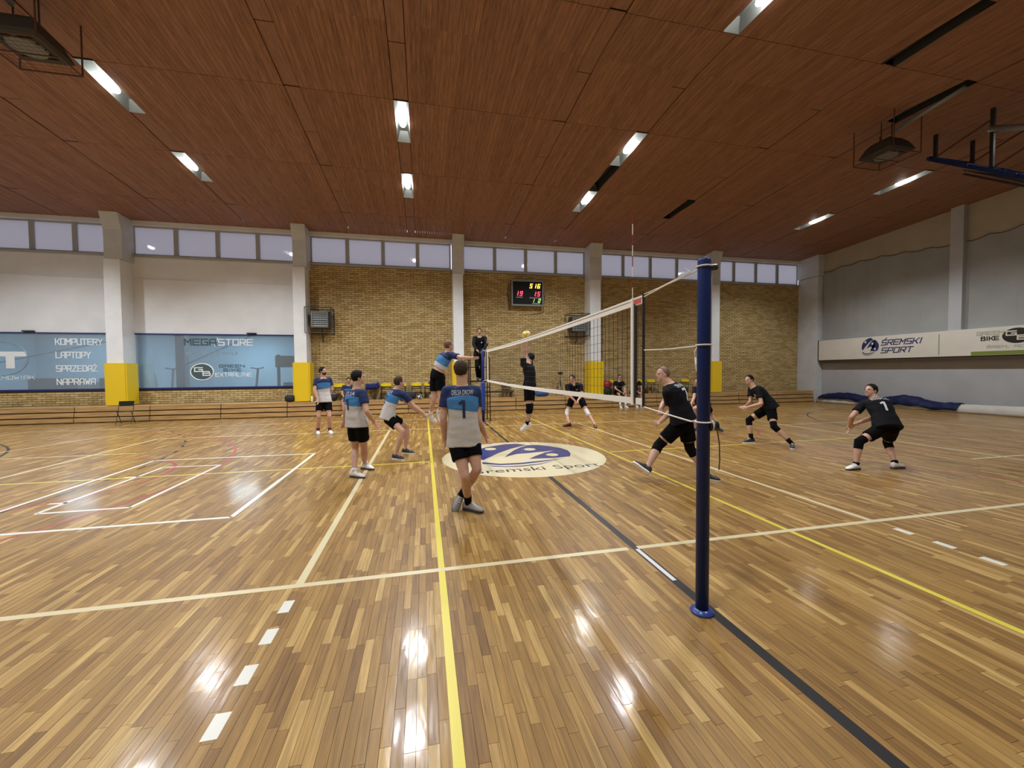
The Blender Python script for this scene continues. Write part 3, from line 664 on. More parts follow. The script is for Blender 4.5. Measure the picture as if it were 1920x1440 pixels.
for y in (0, 9.0):
    MB().box(-.011, .011, y-.025, y+.025, NB-.02, NT).build('side_tape', 'net_white', net)
    MB().box(-.009, .009, y-.06 if y == 0 else y+.03, y-.03 if y == 0 else y+.055, NB-.01, NT-.06).build('antenna_sleeve', 'net_black', net)
    ya = y - .012 if y == 0 else y + .012; an = MB().tube([(-.012, ya, NB), (-.012, ya, NT)], .0042, 8).build('antenna', 'antenna_white', net)
    for k in range(8):
        MB().tube([(-.012, ya, NT+.1*k), (-.012, ya, NT+.1*(k+1))], .0042, 8).build('antenna_stripe', 'antenna_red' if k % 2 else 'antenna_white', an)
# ---- net posts
def ring(c, r, t, m, nm, parent): return MB().tube([V(c)+V((r*math.cos(2*PI*q/20), r*math.sin(2*PI*q/20), .004*math.sin(4*PI*q/20))) for q in range(20)], t, 6, True).build(nm, m, parent)
px, py, pr = -.045, -1.06, .0440
post = root('net_post', 'tall navy blue net post standing in the foreground on a round base', 'post', (px, py, 0))
MB().lathe([(pr, .004), (pr, 2.50), (pr-.004, 2.515), (pr-.02, 2.522)], (px, py, 0), 28).build('pole', 'post_blue', post, True)
MB().lathe([(.076, 0), (.080, .006), (.078, .016), (.056, .024), (.052, .03)], (px, py, 0), 28).build('base_collar', 'base_blue', post, True)
MB().box(px+pr-.004, px+pr+.010, py-.012, py+.012, 1.95, 2.42).build('height_scale', 'tape_grey', post)
wn = MB().tube([(px+.02, py-.02, 2.45), (px+.075, py-.03, 2.455)], .022, 10).build('top_ratchet', 'black_plastic', post)
w2 = MB().tube([(px+.03, py-.02, 1.345), (px+.088, py-.03, 1.345)], .033, 14).build('winch', 'black_plastic', post, True)
MB().tube([(px+.045, py-.02, 1.345), (px+.055, py-.022, 1.345)], .039, 14).build('winch_ring', 'tape_grey', w2)
MB().tube([(px+.086, py-.03, 1.33), (px+.108, py-.03, 1.22), (px+.112, py-.03, 1.10), (px+.106, py-.03, 1.03)], .004, 6).build('strap_tail', 'dark_frame', w2)
fp = root('net_post', 'far navy blue net post in front of the referee stand', 'post', (0, 10.05, 0))
MB().lathe([(.05, .004), (.05, 2.50), (.03, 2.52)], (0, 10.05, 0), 24).build('pole', 'post_blue', fp, True)
MB().lathe([(.08, 0), (.08, .015), (.055, .03)], (0, 10.05, 0), 24).build('base_collar', 'base_blue', fp, True)
MB().lathe([(.075, .42), (.08, .44), (.08, 1.36), (.075, 1.38)], (0, 10.05, 0), 24).build('post_padding', 'base_blue', fp, True)
MB().tube([(.03, 10.06, 1.40), (.10, 10.06, 1.40)], .035, 12).build('winch', 'black_plastic', fp)
def rope(label, pts, r=.006):
    return tag(MB().tube(pts, r, 6).build('net_rope', 'rope_white'), label, 'rope', 'net ropes')
def loop(z, dz=0): return [(px+(pr+.006)*math.cos(t), py+(pr+.006)*math.sin(t), z+dz*math.cos(t)) for t in [PI/2 + 2*PI*q/18 for q in range(19)]]
rope('white rope from the top net corner to the head of the foreground post', [(0, NY0, NT-.02), (-.005, -.55, 2.445), (-.01, -.90, 2.462)] + loop(2.462))
rope('thin slack white rope just above the top rope of the foreground post', [(0, NY0, NT+.004), (0, -.5, 2.448), (-.02, -.88, 2.475), (-.05, -.85, 2.50)], .0035)
rope('white rope tied round the middle of the foreground post', [(0, NY0, 1.925), (-.005, -.6, 1.912), (-.015, -.97, 1.915)] + loop(1.915))
rope('loose white rope end dangling below the middle knot', [(-.03, -.985, 1.915), (-.045, -.965, 1.87), (-.035, -.96, 1.83), (-.05, -.985, 1.78), (-.045, -.99, 1.73)], .007)
rope('white rope from the bottom net corner down to the post winch', [(0, NY0, 1.405), (-.005, -.55, 1.375), (-.01, -.88, 1.352), (-.03, -.985, 1.372)] + loop(1.372))
rope('short white rope holding the far top net corner', [(0, NY1, NT-.02), (0, 10.0, 2.45)], .008)
rope('short white rope holding the far bottom net corner', [(0, NY1, 1.46), (0, 9.99, 1.42)], .008)

# ---- ball over the tape: eighteen panels
def volleyball(c, R, label, m1, m2, tilt=(.4, .3, .2), grp=None):
    t = root('volleyball', label, 'ball', c, grp); rot_ = Matrix.Rotation(tilt[0], 3, 'X') @ Matrix.Rotation(tilt[1], 3, 'Y') @ Matrix.Rotation(tilt[2], 3, 'Z')
    MB().ell(c, (R*.975, 0, 0), (0, R*.975, 0), (0, 0, R*.975)).build('bladder', 'print_black', t, True)
    for ax in range(3):
        for sg in (-1, 1):
            for st in range(3):
                vs, fs = [], []; n = 6; g = .05
                for a in range(n+1):
                    for b in range(n+1):
                        u = -1+g/2 + (2-g)*a/n; v = -1 + 2*(st + g/2 + (1-g)*b/n)/3
                        p = [0, 0, 0]; p[ax] = sg; p[(ax+1) % 3] = math.tan(u*PI/4); p[(ax+2) % 3] = math.tan(v*PI/4)
                        vs.append(V(c) + rot_ @ (V(p).normalized()*R))
                for a in range(n):
                    for b in range(n):
                        q = (a*(n+1)+b, (a+1)*(n+1)+b, (a+1)*(n+1)+b+1, a*(n+1)+b+1); fs.append(q if sg > 0 else q[::-1])
                MB().add(vs, fs).build('panel', m1 if (st+ax) % 2 else m2, t, True)
volleyball((.43, 5.75, 2.60), .105, 'yellow volleyball in the air just above the net tape', 'ball_yellow', 'ball_pale')

# ---- referee stand
rs = root('referee_stand', 'black tubular referee ladder stand behind the far net post', 'referee stand', (-.05, 10.65, 0))
for sx in (-1, 1):
    x = -.05 + sx*.34
    MB().tube([(x, 10.35, .02), (x, 10.42, 1.42), (x, 10.42, 2.18), (x-sx*.03, 10.44, 2.27), (x-sx*.05, 10.60, 2.31), (x-sx*.03, 10.88, 2.27), (x, 10.95, 2.18), (x, 10.95, 1.42), (x, 11.05, .02)], .019, 8).build('side_rail', 'black_metal', rs, True)
    for yy in (10.35, 11.05): MB().box(x-.05, x+.05, yy-.03, yy+.03, 0, .02).build('foot', 'black_plastic', rs)
for z in (.3, .6, .9, 1.2): MB().tube([(-.39, 10.35+.05*z, z), (.29, 10.35+.05*z, z)], .014, 8).build('rung', 'black_metal', rs)
for z in (.35, .95): MB().tube([(-.39, 11.05-.07*z, z), (.29, 11.05-.07*z, z)], .014, 8).build('rung', 'black_metal', rs)
MB().box(-.40, .30, 10.40, 10.97, 1.385, 1.42).build('platform', 'black_plastic', rs)
MB().tube([(-.39, 10.95, 1.9), (.29, 10.95, 1.9)], .014, 8).build('back_rail', 'black_metal', rs)

# ---- scoreboard
sb = root('scoreboard', 'black electronic scoreboard with yellow, red and green digits on the brick wall', 'scoreboard', (2.8, 14.8, 4.8))
MB().box(2.06, 3.53, 14.62, 14.80, 4.80, 5.93).build('case', 'board_black', sb)
for (a, b, z0, z1) in ((2.03, 3.56, 4.77, 4.84), (2.03, 3.56, 5.89, 5.96), (2.03, 2.09, 4.84, 5.89), (3.50, 3.56, 4.84, 5.89)): MB().box(a, b, 14.60, 14.81, z0, z1).build('frame', 'heater_grey', sb)
MB().tube([(1.95, 14.85, 5.85), (1.9, 14.86, 5.3), (1.98, 14.86, 4.6)], .015, 6).build('cable', 'dark_frame', sb); MB().tube([(3.6, 14.86, 5.9), (3.68, 14.87, 5.2), (3.6, 14.87, 4.5), (3.0, 14.87, 4.42)], .015, 6).build('cable', 'dark_frame', sb)
SEGS = {'0': 'abcdef', '1': 'bc', '5': 'afgcd', '6': 'afgedc', '9': 'abcdfg', 'P': 'abefg'}
def digit(ch, x, z, w, h, m):
    t = w*.22; mb = MB(); y0, y1 = 14.605, 14.62; sh = .06
    for s in SEGS[ch]:
        q = dict(a=(0, w, h-t, h), g=(0, w, h/2-t/2, h/2+t/2), d=(0, w, 0, t), f=(0, t, h/2, h), e=(0, t, 0, h/2), b=(w-t, w, h/2, h), c=(w-t, w, 0, h/2))[s]
        o_ = sh*(q[2]+q[3])/2/h; mb.box(x+q[0]+o_, x+q[1]+o_, y0, y1, z+q[2], z+q[3])
    mb.build('digit', m, sb)
for ch, x in (('5', 2.88), ('1', 3.06), ('6', 3.25)): digit(ch, x, 5.60, .115, .20, 'led_yellow')
for ch, x in (('1', 2.20), ('9', 2.40), ('1', 3.04), ('5', 3.24)): digit(ch, x, 5.23, .115, .21, 'led_red')
for ch, x in (('1', 2.98), ('0', 3.28)): digit(ch, x, 4.94, .10, .17, 'led_green')
for (a, b, z) in ((2.24, 2.55, 5.14), (2.88, 3.45, 5.13), (3.0, 3.4, 4.87)): MB().box(a, b, 14.607, 14.62, z, z+.045).build('caption_strip', 'print_grey', sb)

# ---- wall heaters with louvres in wire cages
def wall_heater(xc, label):
    t = root('fan_heater', label, 'heater', (xc, 14.5, 3.4), 'wall fan heaters')
    MB().box(xc-.36, xc+.36, 14.36, 14.80, 3.60, 4.28).build('case', 'heater_dark', t)
    for k in range(7): MB().add([(xc-.27, 14.33, 3.66+.085*k), (xc+.27, 14.33, 3.66+.085*k), (xc+.27, 14.36, 3.72+.085*k), (xc-.27, 14.36, 3.72+.085*k), (xc-.27, 14.36, 3.66+.085*k), (xc+.27, 14.36, 3.66+.085*k)],
                                [(0,1,2,3), (0,4,5,1), (1,5,2), (0,3,4)]).build('louvre', 'reflector', t)
    for (a, b, z0, z1) in ((-.33, -.27, 3.65, 4.22), (.27, .33, 3.65, 4.22), (-.33, .33, 4.22, 4.27), (-.33, .33, 3.61, 3.65)): MB().box(xc+a, xc+b, 14.32, 14.36, z0, z1).build('bezel', 'heater_grey', t)
    a, b, y0, y1, z0, z1 = xc-.52, xc+.46, 14.16, 14.86, 3.38, 4.42
    for (p, q) in (((a,y0,z0),(b,y0,z0)), ((a,y0,z1),(b,y0,z1)), ((a,y0,z0),(a,y0,z1)), ((b,y0,z0),(b,y0,z1)), ((a,y1,z0),(b,y1,z0)), ((a,y1,z1),(b,y1,z1)), ((a,y1,z0),(a,y1,z1)), ((b,y1,z0),(b,y1,z1)), ((a,y0,z0),(a,y1,z0)), ((b,y0,z0),(b,y1,z0)), ((a,y0,z1),(a,y1,z1)), ((b,y0,z1),(b,y1,z1))):
        MB().tube([p, q], .014, 6).build('cage_bar', 'cage_steel', t)
    for k in range(1, 9):
        MB().tube([(a+(b-a)*k/9, y0, z0), (a+(b-a)*k/9, y0, z1)], .0035, 4).build('cage_wire', 'cage_steel', t); MB().tube([(b, y0+(y1-y0)*k/9, z0), (b, y0+(y1-y0)*k/9, z1)], .0035, 4).build('cage_wire', 'cage_steel', t)
        MB().tube([(a, y0, z0+(z1-z0)*k/9), (b, y0, z0+(z1-z0)*k/9)], .0035, 4).build('cage_wire', 'cage_steel', t)
    MB().tube([(xc, 14.7, 3.6), (xc+.03, 14.72, 3.2), (xc, 14.86, 3.05)], .025, 8).build('pipe', 'cage_steel', t)
wall_heater(-6.12, 'grey louvred fan heater in a wire cage left of the brick wall'); wall_heater(5.22, 'grey louvred fan heater in a wire cage behind the net')
# ---- fan heaters hung under the ceiling in cages
def ceiling_heater(x0, x1, y0, y1, label, tube):
    t = root('ceiling_heater', label, 'heater', ((x0+x1)/2, (y0+y1)/2, 7.25), 'ceiling fan heaters'); z0 = 7.25; zt = zc((y0+y1)/2)+.02; xm, ym = (x0+x1)/2, (y0+y1)/2
    for (p, q) in (((x0,y0),(x1,y0)), ((x1,y0),(x1,y1)), ((x1,y1),(x0,y1)), ((x0,y1),(x0,y0))): MB().tube([(*p, z0), (*q, z0)], .014, 6).build('cage_bar', 'cage_rust', t)
    for (p, q) in ((x0,y0), (x1,y0), (x1,y1), (x0,y1)): MB().tube([(p, q, z0), (p, q, zt)], .014, 6).build('cage_bar', 'cage_rust', t)
    MB().tube([(x0, ym, z0), (x1, ym, z0)], .012, 6).build('cage_bar', 'cage_rust', t)
    for k in range(1, 10):
        MB().tube([(x0+(x1-x0)*k/10, y0, z0), (x0+(x1-x0)*k/10, y1, z0)], .003, 4).build('cage_wire', 'cage_rust', t); MB().tube([(x0, y0+(y1-y0)*k/10, z0), (x1, y0+(y1-y0)*k/10, z0)], .003, 4).build('cage_wire', 'cage_rust', t)
    rg = [[(xm+sx*hw, ym+sy*hd, z) for sx, sy in ((-1,-1),(1,-1),(1,1),(-1,1))] for hw, hd, z in ((.36, .36, 7.36), (.40, .40, 7.40), (.30, .30, 7.62), (.22, .22, 7.72))]
    MB().loft(rg).build('fan_case', 'heater_dark', t)
    MB().lathe([(.24, 7.33), (.26, 7.36), (.26, 7.37)], (xm, ym, 0), 20).build('fan_ring', 'heater_grey', t)
    for k in range(5): MB().box(xm-.26, xm+.26, ym-.24+.12*k-.01, ym-.24+.12*k+.01, 7.335, 7.36).build('grille_bar', 'cage_steel', t)
    for sx in (-1, 1): MB().tube([(xm+sx*.18, ym, 7.70), (xm+sx*.18, ym, zt)], .014, 6).build('hanger', 'cage_steel', t)
    MB().tube(tube, .05, 12).build('air_pipe', 'heater_grey', t, True)
ceiling_heater(9.62, 10.52, 4.40, 5.36, 'dark fan heater in a wire cage under the right side of the ceiling', [(10.15, 4.7, 7.95), (10.15, 3.9, 8.05), (10.15, 3.35, 8.12)])
ceiling_heater(-8.98, -8.05, 4.66, 5.58, 'dark fan heater in a wire cage at the upper left of the ceiling', [(-8.45, 4.8, 7.8), (-8.6, 4.2, 8.0), (-8.6, 3.4, 8.12)])

# ---- folded basketball goal under the ceiling on the right
bg = root('basketball_goal', 'dark ceiling mounted basketball goal folded up at the right edge', 'basketball goal', (12.2, 3.6, 7.0))
for (p, q, w) in (((12.0, 5.15, 7.62), (12.0, 2.2, 5.45), .10), ((13.4, 5.15, 7.62), (13.4, 2.2, 5.45), .10), ((11.9, 5.1, 7.60), (13.5, 5.1, 7.60), .08), ((11.9, 4.3, 7.02), (13.5, 4.3, 7.02), .07), ((11.9, 3.4, 6.34), (13.5, 3.4, 6.34), .07)): MB().bar(p, q, w).build('boom', 'post_blue', bg)
for x in (12.0, 13.4):
    for y, z in ((5.0, 7.5), (3.85, 6.68)): MB().bar((x, y, z), (x, y, zc(y)+.02), .07).build('ceiling_hanger', 'black_metal', bg)
    MB().bar((x, 4.95, 7.60), (x, 3.84, 7.95), .035).build('brace', 'cage_rust', bg); MB().bar((x, 3.85, 6.72), (x, 2.3, 7.3), .035).build('brace', 'cage_rust', bg)
MB().tube([(12.0, 3.9, 7.72), (12.0, 3.3, 7.42), (12.0, 2.4, 7.05)], .075, 12).build('gas_strut', 'heater_grey', bg, True)
MB().box(11.75, 13.65, 2.0, 2.05, 4.6, 5.7).build('backboard', 'heater_dark', bg)
for k in range(7): MB().bar((12.0+.2*k, 4.4, 6.95), (12.0+.2*k, 2.6, 5.62), .02).build('lattice_bar', 'black_metal', bg)
MB().bar((11.95, 4.35, 6.82), (11.95, 2.2, 5.25), .05).build('boom', 'black_metal', bg)

# ---- banner board on the right wall
bn = root('banner_board', 'long white advertising banner board on the grey right wall', 'banner', (18.5, 8, 2.2))
BX = 18.40; MB().box(BX, 18.62, Y0+.3, 13.78, 2.19, 3.21).build('board', 'banner_white', bn); MB().box(BX-.004, 18.62, 13.70, 13.80, 2.17, 3.23).build('end_cap', 'dark_frame', bn)
MB().box(BX+.03, 18.66, Y0+.3, 13.7, 2.03, 2.19).build('shadow_strip', 'bench_dark', bn)  # dark strip standing in for the shadow beneath the board
MB().box(BX-.003, BX+.001, 8.62, 8.66, 2.25, 3.10).build('seam', 'print_grey', bn)
bx, bz = (0, -1, 0), (0, 0, 1)
def bflat(nm, pts, m, z):
    me = bpy.data.meshes.new(nm); bm = bmesh.new(); vs = [bm.verts.new((BX-.002-z, 11.20 - .37*x, 2.78 + .37*y)) for x, y in pts]; bm.faces.new(vs); bmesh.ops.triangulate(bm, faces=bm.faces[:]); bm.to_mesh(me); bm.free(); return link(nm, me, m, bn)
emblem(bflat, bn, 'print_navy', 'banner_white', .001)
sign_text('letter', 'ŚREMSKI', (BX-.001, 10.74, 2.79), bx, bz, 1.50, .215, 'print_navy', bn, .2, .3)
sign_text('letter', 'SPORT', (BX-.001, 10.74, 2.44), bx, bz, 1.16, .215, 'print_navy', bn, .2, .3)
sign_text('letter', 'GREEN', (BX-.001, 7.50, 2.94), bx, bz, .70, .12, 'print_pale_green', bn, .25); sign_text('letter', 'BIKE', (BX-.001, 7.38, 2.74), bx, bz, .46, .13, 'print_black', bn, .26)
sign_text('letter', 'ŚREM, ROWERY', (BX-.001, 7.22, 2.45), bx, bz, 1.5, .08, 'print_grey', bn, .22)
MB().box(BX-.003, BX+.001, 4.2, 7.66, 2.20, 2.34).build('green_stripe', 'print_green', bn)
MB().add([(BX-.002, 6.45+.38*math.cos(2*PI*q/32), 2.86+.27*math.sin(2*PI*q/32)) for q in range(32)], [tuple(range(32))]).build('badge', 'print_black', bn)
sign_text('letter', 'G', (BX-.004, 6.72, 2.88), bx, bz, .24, .14, 'banner_white', bn, .28); sign_text('letter', 'B', (BX-.004, 6.44, 2.72), bx, bz, .24, .14, 'banner_white', bn, .28)

# ---- rolled mat and navy covers along the right wall
def lump(name, m, label, cat, y0, y1, xc, prof, n=70, seed=1, wig=.02, k=14):
    rings = []
    for i in range(n+1):
        u = i/n; y = y0 + (y1-y0)*u; w, h = prof(u)
        ring_ = []
        for j in range(k):
            a = PI*j/(k-1); nz = noise.noise(V((y*2.1, j*.6, seed)))*wig
            ring_.append((xc - math.cos(a)*(w+nz), y, max(.003, math.sin(a)*(h+nz))))
        rings.append(ring_)
    return tag(MB().loft(rings).build(name, m, None, True), label, cat)
lump('rolled_mat', 'roll_white', 'long off white rolled mat lying along the right wall', 'mat roll', 13.6, Y0+.4, 18.36, lambda u: (.24+.02*math.sin(u*30), .34-.05*math.sin(u*9)), wig=.03)
def drape(label, y0, y1, hgt, lo_, hi_, seed, n=46, k=13, th=.02):
    """a sheet thrown over the roll: outer and inner skin, ragged lower edge"""
    rings = []
    for i in range(n+1):
        u = i/n; y = y0 + (y1-y0)*u; h = hgt(u); outer, inner = [], []
        for j in range(k):
            a = lo_ + (hi_-lo_)*j/(k-1) - (.25*noise.noise(V((y*1.7, 5, seed))) if j == 0 else 0)
            nz = abs(noise.noise(V((y*2.6, j*.55, seed))))*.10 + .03*math.sin(y*7+j*.7)**2; w_, h_ = .30 + nz, .41 + nz*.8 + h
            outer.append((min(18.66, 18.36 - math.cos(a)*w_), y, max(.02, math.sin(a)*h_))); inner.append((min(18.64, 18.36 - math.cos(a)*(w_-th)), y, max(.004, math.sin(a)*(h_-th))))
        rings.append(outer + inner[::-1])
    return tag(MB().loft(rings).build('folded_cover', 'tarp_navy', None, True), label, 'cover', 'navy covers on the rolled mat')
drape('navy cover thrown over the rolled mat nearest the corner', 13.45, 10.9, lambda u: .16*math.sin(PI*u*1.1)-.06, .5, 2.6, 4)
drape('navy cover thrown over the rolled mat below the banner lettering', 10.7, 7.85, lambda u: .22*math.sin(PI*min(1, u*1.15+.12))**2-.09, .28, 2.6, 9)

# ---- folding chair by the left bleacher
fc = thing('folding_chair', 'black metal folding chair standing on the floor before the left bleacher', 'chair', (-12.25, 13.15, 0), .25)
for s in (-1, 1):
    MB().tube([(s*.2, -.22, .012), (s*.2, .0, .40), (s*.2, .16, .80)], .011, 8).build('leg', 'black_metal', fc); MB().tube([(s*.185, .22, .012), (s*.185, -.10, .44)], .011, 8).build('leg', 'black_metal', fc)
MB().box(-.19, .19, -.18, .18, .43, .45).build('seat', 'black_plastic', fc); MB().box(-.19, .19, .12, .15, .62, .80).build('backrest', 'black_plastic', fc)
MB().tube([(-.2, -.15, .13), (.2, -.15, .13)], .009, 6).build('stretcher', 'black_metal', fc); MB().tube([(-.185, .16, .11), (.185, .16, .11)], .009, 6).build('stretcher', 'black_metal', fc)

# ---- yellow chairs on the bleacher
yc0 = thing('yellow_chair', 'x', 'chair', (0, 14.6, .577), 0, 'yellow chairs on the bleacher')
for sx in (-1, 1):
    MB().tube([(sx*.19, -.20, 0), (sx*.18, -.17, .42)], .012, 6).build('leg', 'black_metal', yc0); MB().tube([(sx*.20, .20, 0), (sx*.18, .16, .42), (sx*.17, .20, .62)], .012, 6).build('leg', 'black_metal', yc0)
MB().loft([[(x, y, z) for x, z in ((-.22, .42), (.22, .42), (.23, .45), (-.23, .45))] for y in (-.2, .17)]).build('seat', 'black_plastic', yc0)
rg = [[(x, .14+.10*(1-(x/.22)**2)+d, z) for d, z in ((0, z0_), (.02, z0_), (.03, z1_), (.01, z1_))] for x, z0_, z1_ in ((-.22, .58, .66), (-.19, .56, .68), (-.08, .55, .69), (.08, .55, .69), (.19, .56, .68), (.22, .58, .66))]
MB().loft(rg).build('backrest', 'chair_yellow', yc0)
CH = [(-5.50, 'beside the standing player in white and blue'), (-4.20, 'with a navy jacket thrown over it'), (-3.58, 'just left of the crouching receiver'), (-2.95, 'behind the crouching receiver'), (-2.30, 'above the black sports bag'), (-1.75, 'behind the jumping player'),
      (7.02, 'next to the yellow column pad'), (8.62, 'right of the two seated reserves'), (9.25, 'in front of the bare brick bay'), (11.2, 'behind the post, right end of the row')]
for i, (x, w) in enumerate(CH):
    c = yc0 if i == 0 else copy_tree(yc0); c.location = (x, 14.6, .577); c['label'] = 'yellow backed black chair on the bleacher ' + w
jk = [[(-4.2 + .05 + (.29+noise.noise(V((i*.7, 0, 3)))*.05)*math.cos(2*PI*j/14), 14.72 + .14*math.sin(2*PI*j/14), z + .03*math.cos(2*PI*j/14)) for j in range(14)] for i, z in enumerate((1.03, 1.12, 1.22, 1.29))]
tag(MB().loft(jk).build('jacket', 'frame_navy', None, True), 'navy jacket draped over a yellow chair on the bleacher', 'jacket')
# ---- bags and small things on the bleacher
def bag(xc, w, d, h, m, label, strap='black_plastic', y=14.14):
    t = root('sports_bag', label, 'bag', (xc, y, .575), 'bags on the bleacher'); rings = []
    for i in range(9):
        u = -1 + 2*i/8; sc = (1-abs(u)**4*.35)
        rings.append([(xc + u*w/2, y + d/2*sc*math.cos(2*PI*j/14)*(1 if abs(math.cos(2*PI*j/14)) < .8 else .95), .577 + h/2 + h/2*sc*math.copysign(abs(math.sin(2*PI*j/14))**.6, math.sin(2*PI*j/14))) for j in range(14)])
    MB().loft(rings).build('body', m, t, True)
    MB().tube([(xc-w*.2, y-d*.3, .577+h*.85), (xc-w*.15, y-d*.2, .577+h*1.15), (xc+w*.15, y-d*.2, .577+h*1.15), (xc+w*.2, y-d*.3, .577+h*.85)], .012, 6).build('handle', strap, t)
    MB().tube([(xc-w*.42, y, .577+h*.99), (xc+w*.42, y, .577+h*.99)], .006, 4).build('zip', 'tape_grey', t)
bag(-2.62, .62, .3, .34, 'bag_black', 'black sports bag with a pale ball beside it on the bleacher'); bag(-5.72, .5, .3, .3, 'bag_black', 'black sports bag left of the seated reserve in navy'); bag(-7.25, .34, .28, .30, 'bag_black', 'small black bag by the yellow pad right of the big window')
bag(3.30, .62, .3, .26, 'bag_blue', 'blue sports bag on the bleacher left of the tripod', 'ball_white'); bag(6.58, .36, .3, .34, 'bag_black', 'dark bag under the red jacket by the yellow pad'); bag(9.9, .6, .3, .36, 'bag_black', 'black sports bag behind the bald running player'); bag(10.6, .5, .3, .34, 'bag_black', 'black sports bag near the right end of the yellow chairs')
tag(MB().loft([[(6.58 + .20*s*math.cos(2*PI*j/12), 14.14 + .14*s*math.sin(2*PI*j/12), z + .02*math.sin(j*2.3)) for j in range(12)] for s, z in ((.9, .96), (1.05, 1.05), (.95, 1.17), (.5, 1.25))]).build('red_jacket', 'bag_red', None, True), 'crumpled red jacket on top of a dark bag', 'jacket')
volleyball((-2.15, 14.05, .685), .105, 'white and black volleyball lying on the bleacher by the bag', 'ball_white', 'print_black', (.2, .5, .1)); volleyball((-1.65, 14.05, .685), .105, 'pale volleyball lying on the bleacher behind the jumping player', 'ball_white', 'heater_grey', (.7, .2, .4))
bt = root('water_bottle', 'white water bottle beside the left yellow pad', 'bottle', (-6.42, 14.1, .575)); MB().lathe([(.035, .576), (.037, .60), (.037, .76), (.018, .80), (.018, .82)], (-6.42, 14.1, 0), 14).build('body', 'ball_white', bt, True); MB().lathe([(.02, .82), (.02, .845)], (-6.42, 14.1, 0), 12).build('cap', 'bag_blue', bt)
# scorer's bench with a small black chair
bs = root('scorer_bench', 'low dark brown bench on the bleacher right of the referee stand', 'bench', (1.3, 14.3, .575))
MB().box(.45, 2.0, 14.12, 14.45, .80, .87).build('top', 'bench_dark', bs)
for x in (.55, 1.9): MB().box(x-.03, x+.03, 14.15, 14.42, .575, .80).build('leg', 'bench_dark', bs)
sc_ = thing('black_chair', 'black slatted chair behind the low dark bench', 'chair', (1.75, 14.62, .575))
for sx in (-1, 1):
    MB().tube([(sx*.18, -.16, 0), (sx*.18, -.14, .42)], .012, 6).build('leg', 'black_metal', sc_); MB().tube([(sx*.18, .18, 0), (sx*.18, .16, .42), (sx*.18, .2, .62)], .012, 6).build('leg', 'black_metal', sc_)
MB().box(-.2, .2, -.17, .18, .42, .45).build('seat', 'black_plastic', sc_); MB().box(-.2, .2, .18, .21, .58, .64).build('backrest', 'black_plastic', sc_)
for k in range(5): MB().box(-.17+.085*k-.008, -.17+.085*k+.008, .18, .2, .45, .58).build('slat', 'black_plastic', sc_)
# video camera on a tripod
tp = root('camera_tripod', 'small video camera on a black tripod before the brick wall', 'tripod', (4.27, 14.35, .575))
for k in range(3):
    a = .5 + k*2*PI/3; MB().tube([(4.27+.03*math.cos(a), 14.35+.03*math.sin(a), 1.30), (4.27+.24*math.cos(a), 14.35+.24*math.sin(a), .58)], .012, 6).build('leg', 'black_metal', tp)
MB().tube([(4.27, 14.35, 1.0), (4.27, 14.35, 1.56)], .014, 8).build('column', 'black_metal', tp)
cb = MB().box(4.20, 4.34, 14.26, 14.44, 1.57, 1.69).build('video_camera', 'black_plastic', tp); MB().lathe([(.03, 0), (.035, .02), (.03, .09)], (0, 0, 0), 12).mesh('x')
MB().tube([(4.27, 14.26, 1.63), (4.27, 14.19, 1.63)], .035, 12).build('lens', 'black_plastic', cb)
# ---- equipment seen through the lower windows
pl = tag(MB().box(-11.95, -11.62, 15.6, 15.9, .3, 3.8).build('pillar', 'room_dark'), 'dark pillar inside the exercise room behind the glass', 'pillar')
gm = root('weight_machine', 'dark weight machine inside the exercise room at the window edge', 'exercise machine', (-7.6, 15.8, .3))
for x in (-8.15, -7.25): MB().box(x-.05, x+.05, 15.7, 15.8, .3, 2.55).build('upright', 'room_dark', gm); MB().box(x-.05, x+.05, 15.4, 16.2, .3, .38).build('foot', 'room_dark', gm)
MB().box(-8.25, -7.1, 15.66, 15.86, 2.0, 2.5).build('header', 'dark_frame', gm)
for k in range(9): MB().box(-7.95, -7.45, 15.66, 15.84, .45+.1*k, .535+.1*k).build('weight_plate', 'room_dark', gm)
ct = root('cross_trainer', 'pale exercise machine seen through the lettered window', 'exercise machine', (-9.0, 16.2, .3))
MB().tube([(-9.5, 16.2, .4), (-9.0, 16.2, .55), (-8.5, 16.2, .42)], .08, 8).build('base', 'heater_grey', ct); MB().tube([(-9.3, 16.2, .5), (-9.15, 16.1, 1.3), (-9.05, 16.0, 1.95)], .05, 8).build('mast', 'reflector', ct)
MB().tube([(-9.3, 15.9, 2.0), (-9.05, 16.0, 1.95), (-8.8, 15.9, 2.0)], .035, 8).build('handlebar', 'heater_grey', ct)
MB().tube([(-8.7+.28*math.cos(2*PI*q/20), 16.2, .75+.28*math.sin(2*PI*q/20)) for q in range(20)], .05, 8, True).build('flywheel', 'room_dark', ct)
for x in (-9.25, -8.95): MB().box(x-.06, x+.06, 15.95, 16.3, .85, .9).build('pedal', 'room_dark', ct)
ct2 = copy_tree(ct); ct2.location.x -= 3.35; ct2.location.y += .3; ct2['label'] = 'pale exercise machine left of the dark pillar behind the glass'
sq = root('storage_cabinet', 'long black cabinet behind the computer shop window', 'cabinet', (-15.6, 15.9, .3)); MB().box(-16.9, -15.35, 15.6, 16.1, .3, 1.62).build('body', 'room_dark', sq); MB().box(-14.6, -13.9, 15.6, 16.1, .3, 1.6).build('body', 'room_dark', sq); MB().box(-15.35, -14.6, 15.62, 16.05, .3, 1.45).build('drawer_block', 'room_grey', sq)
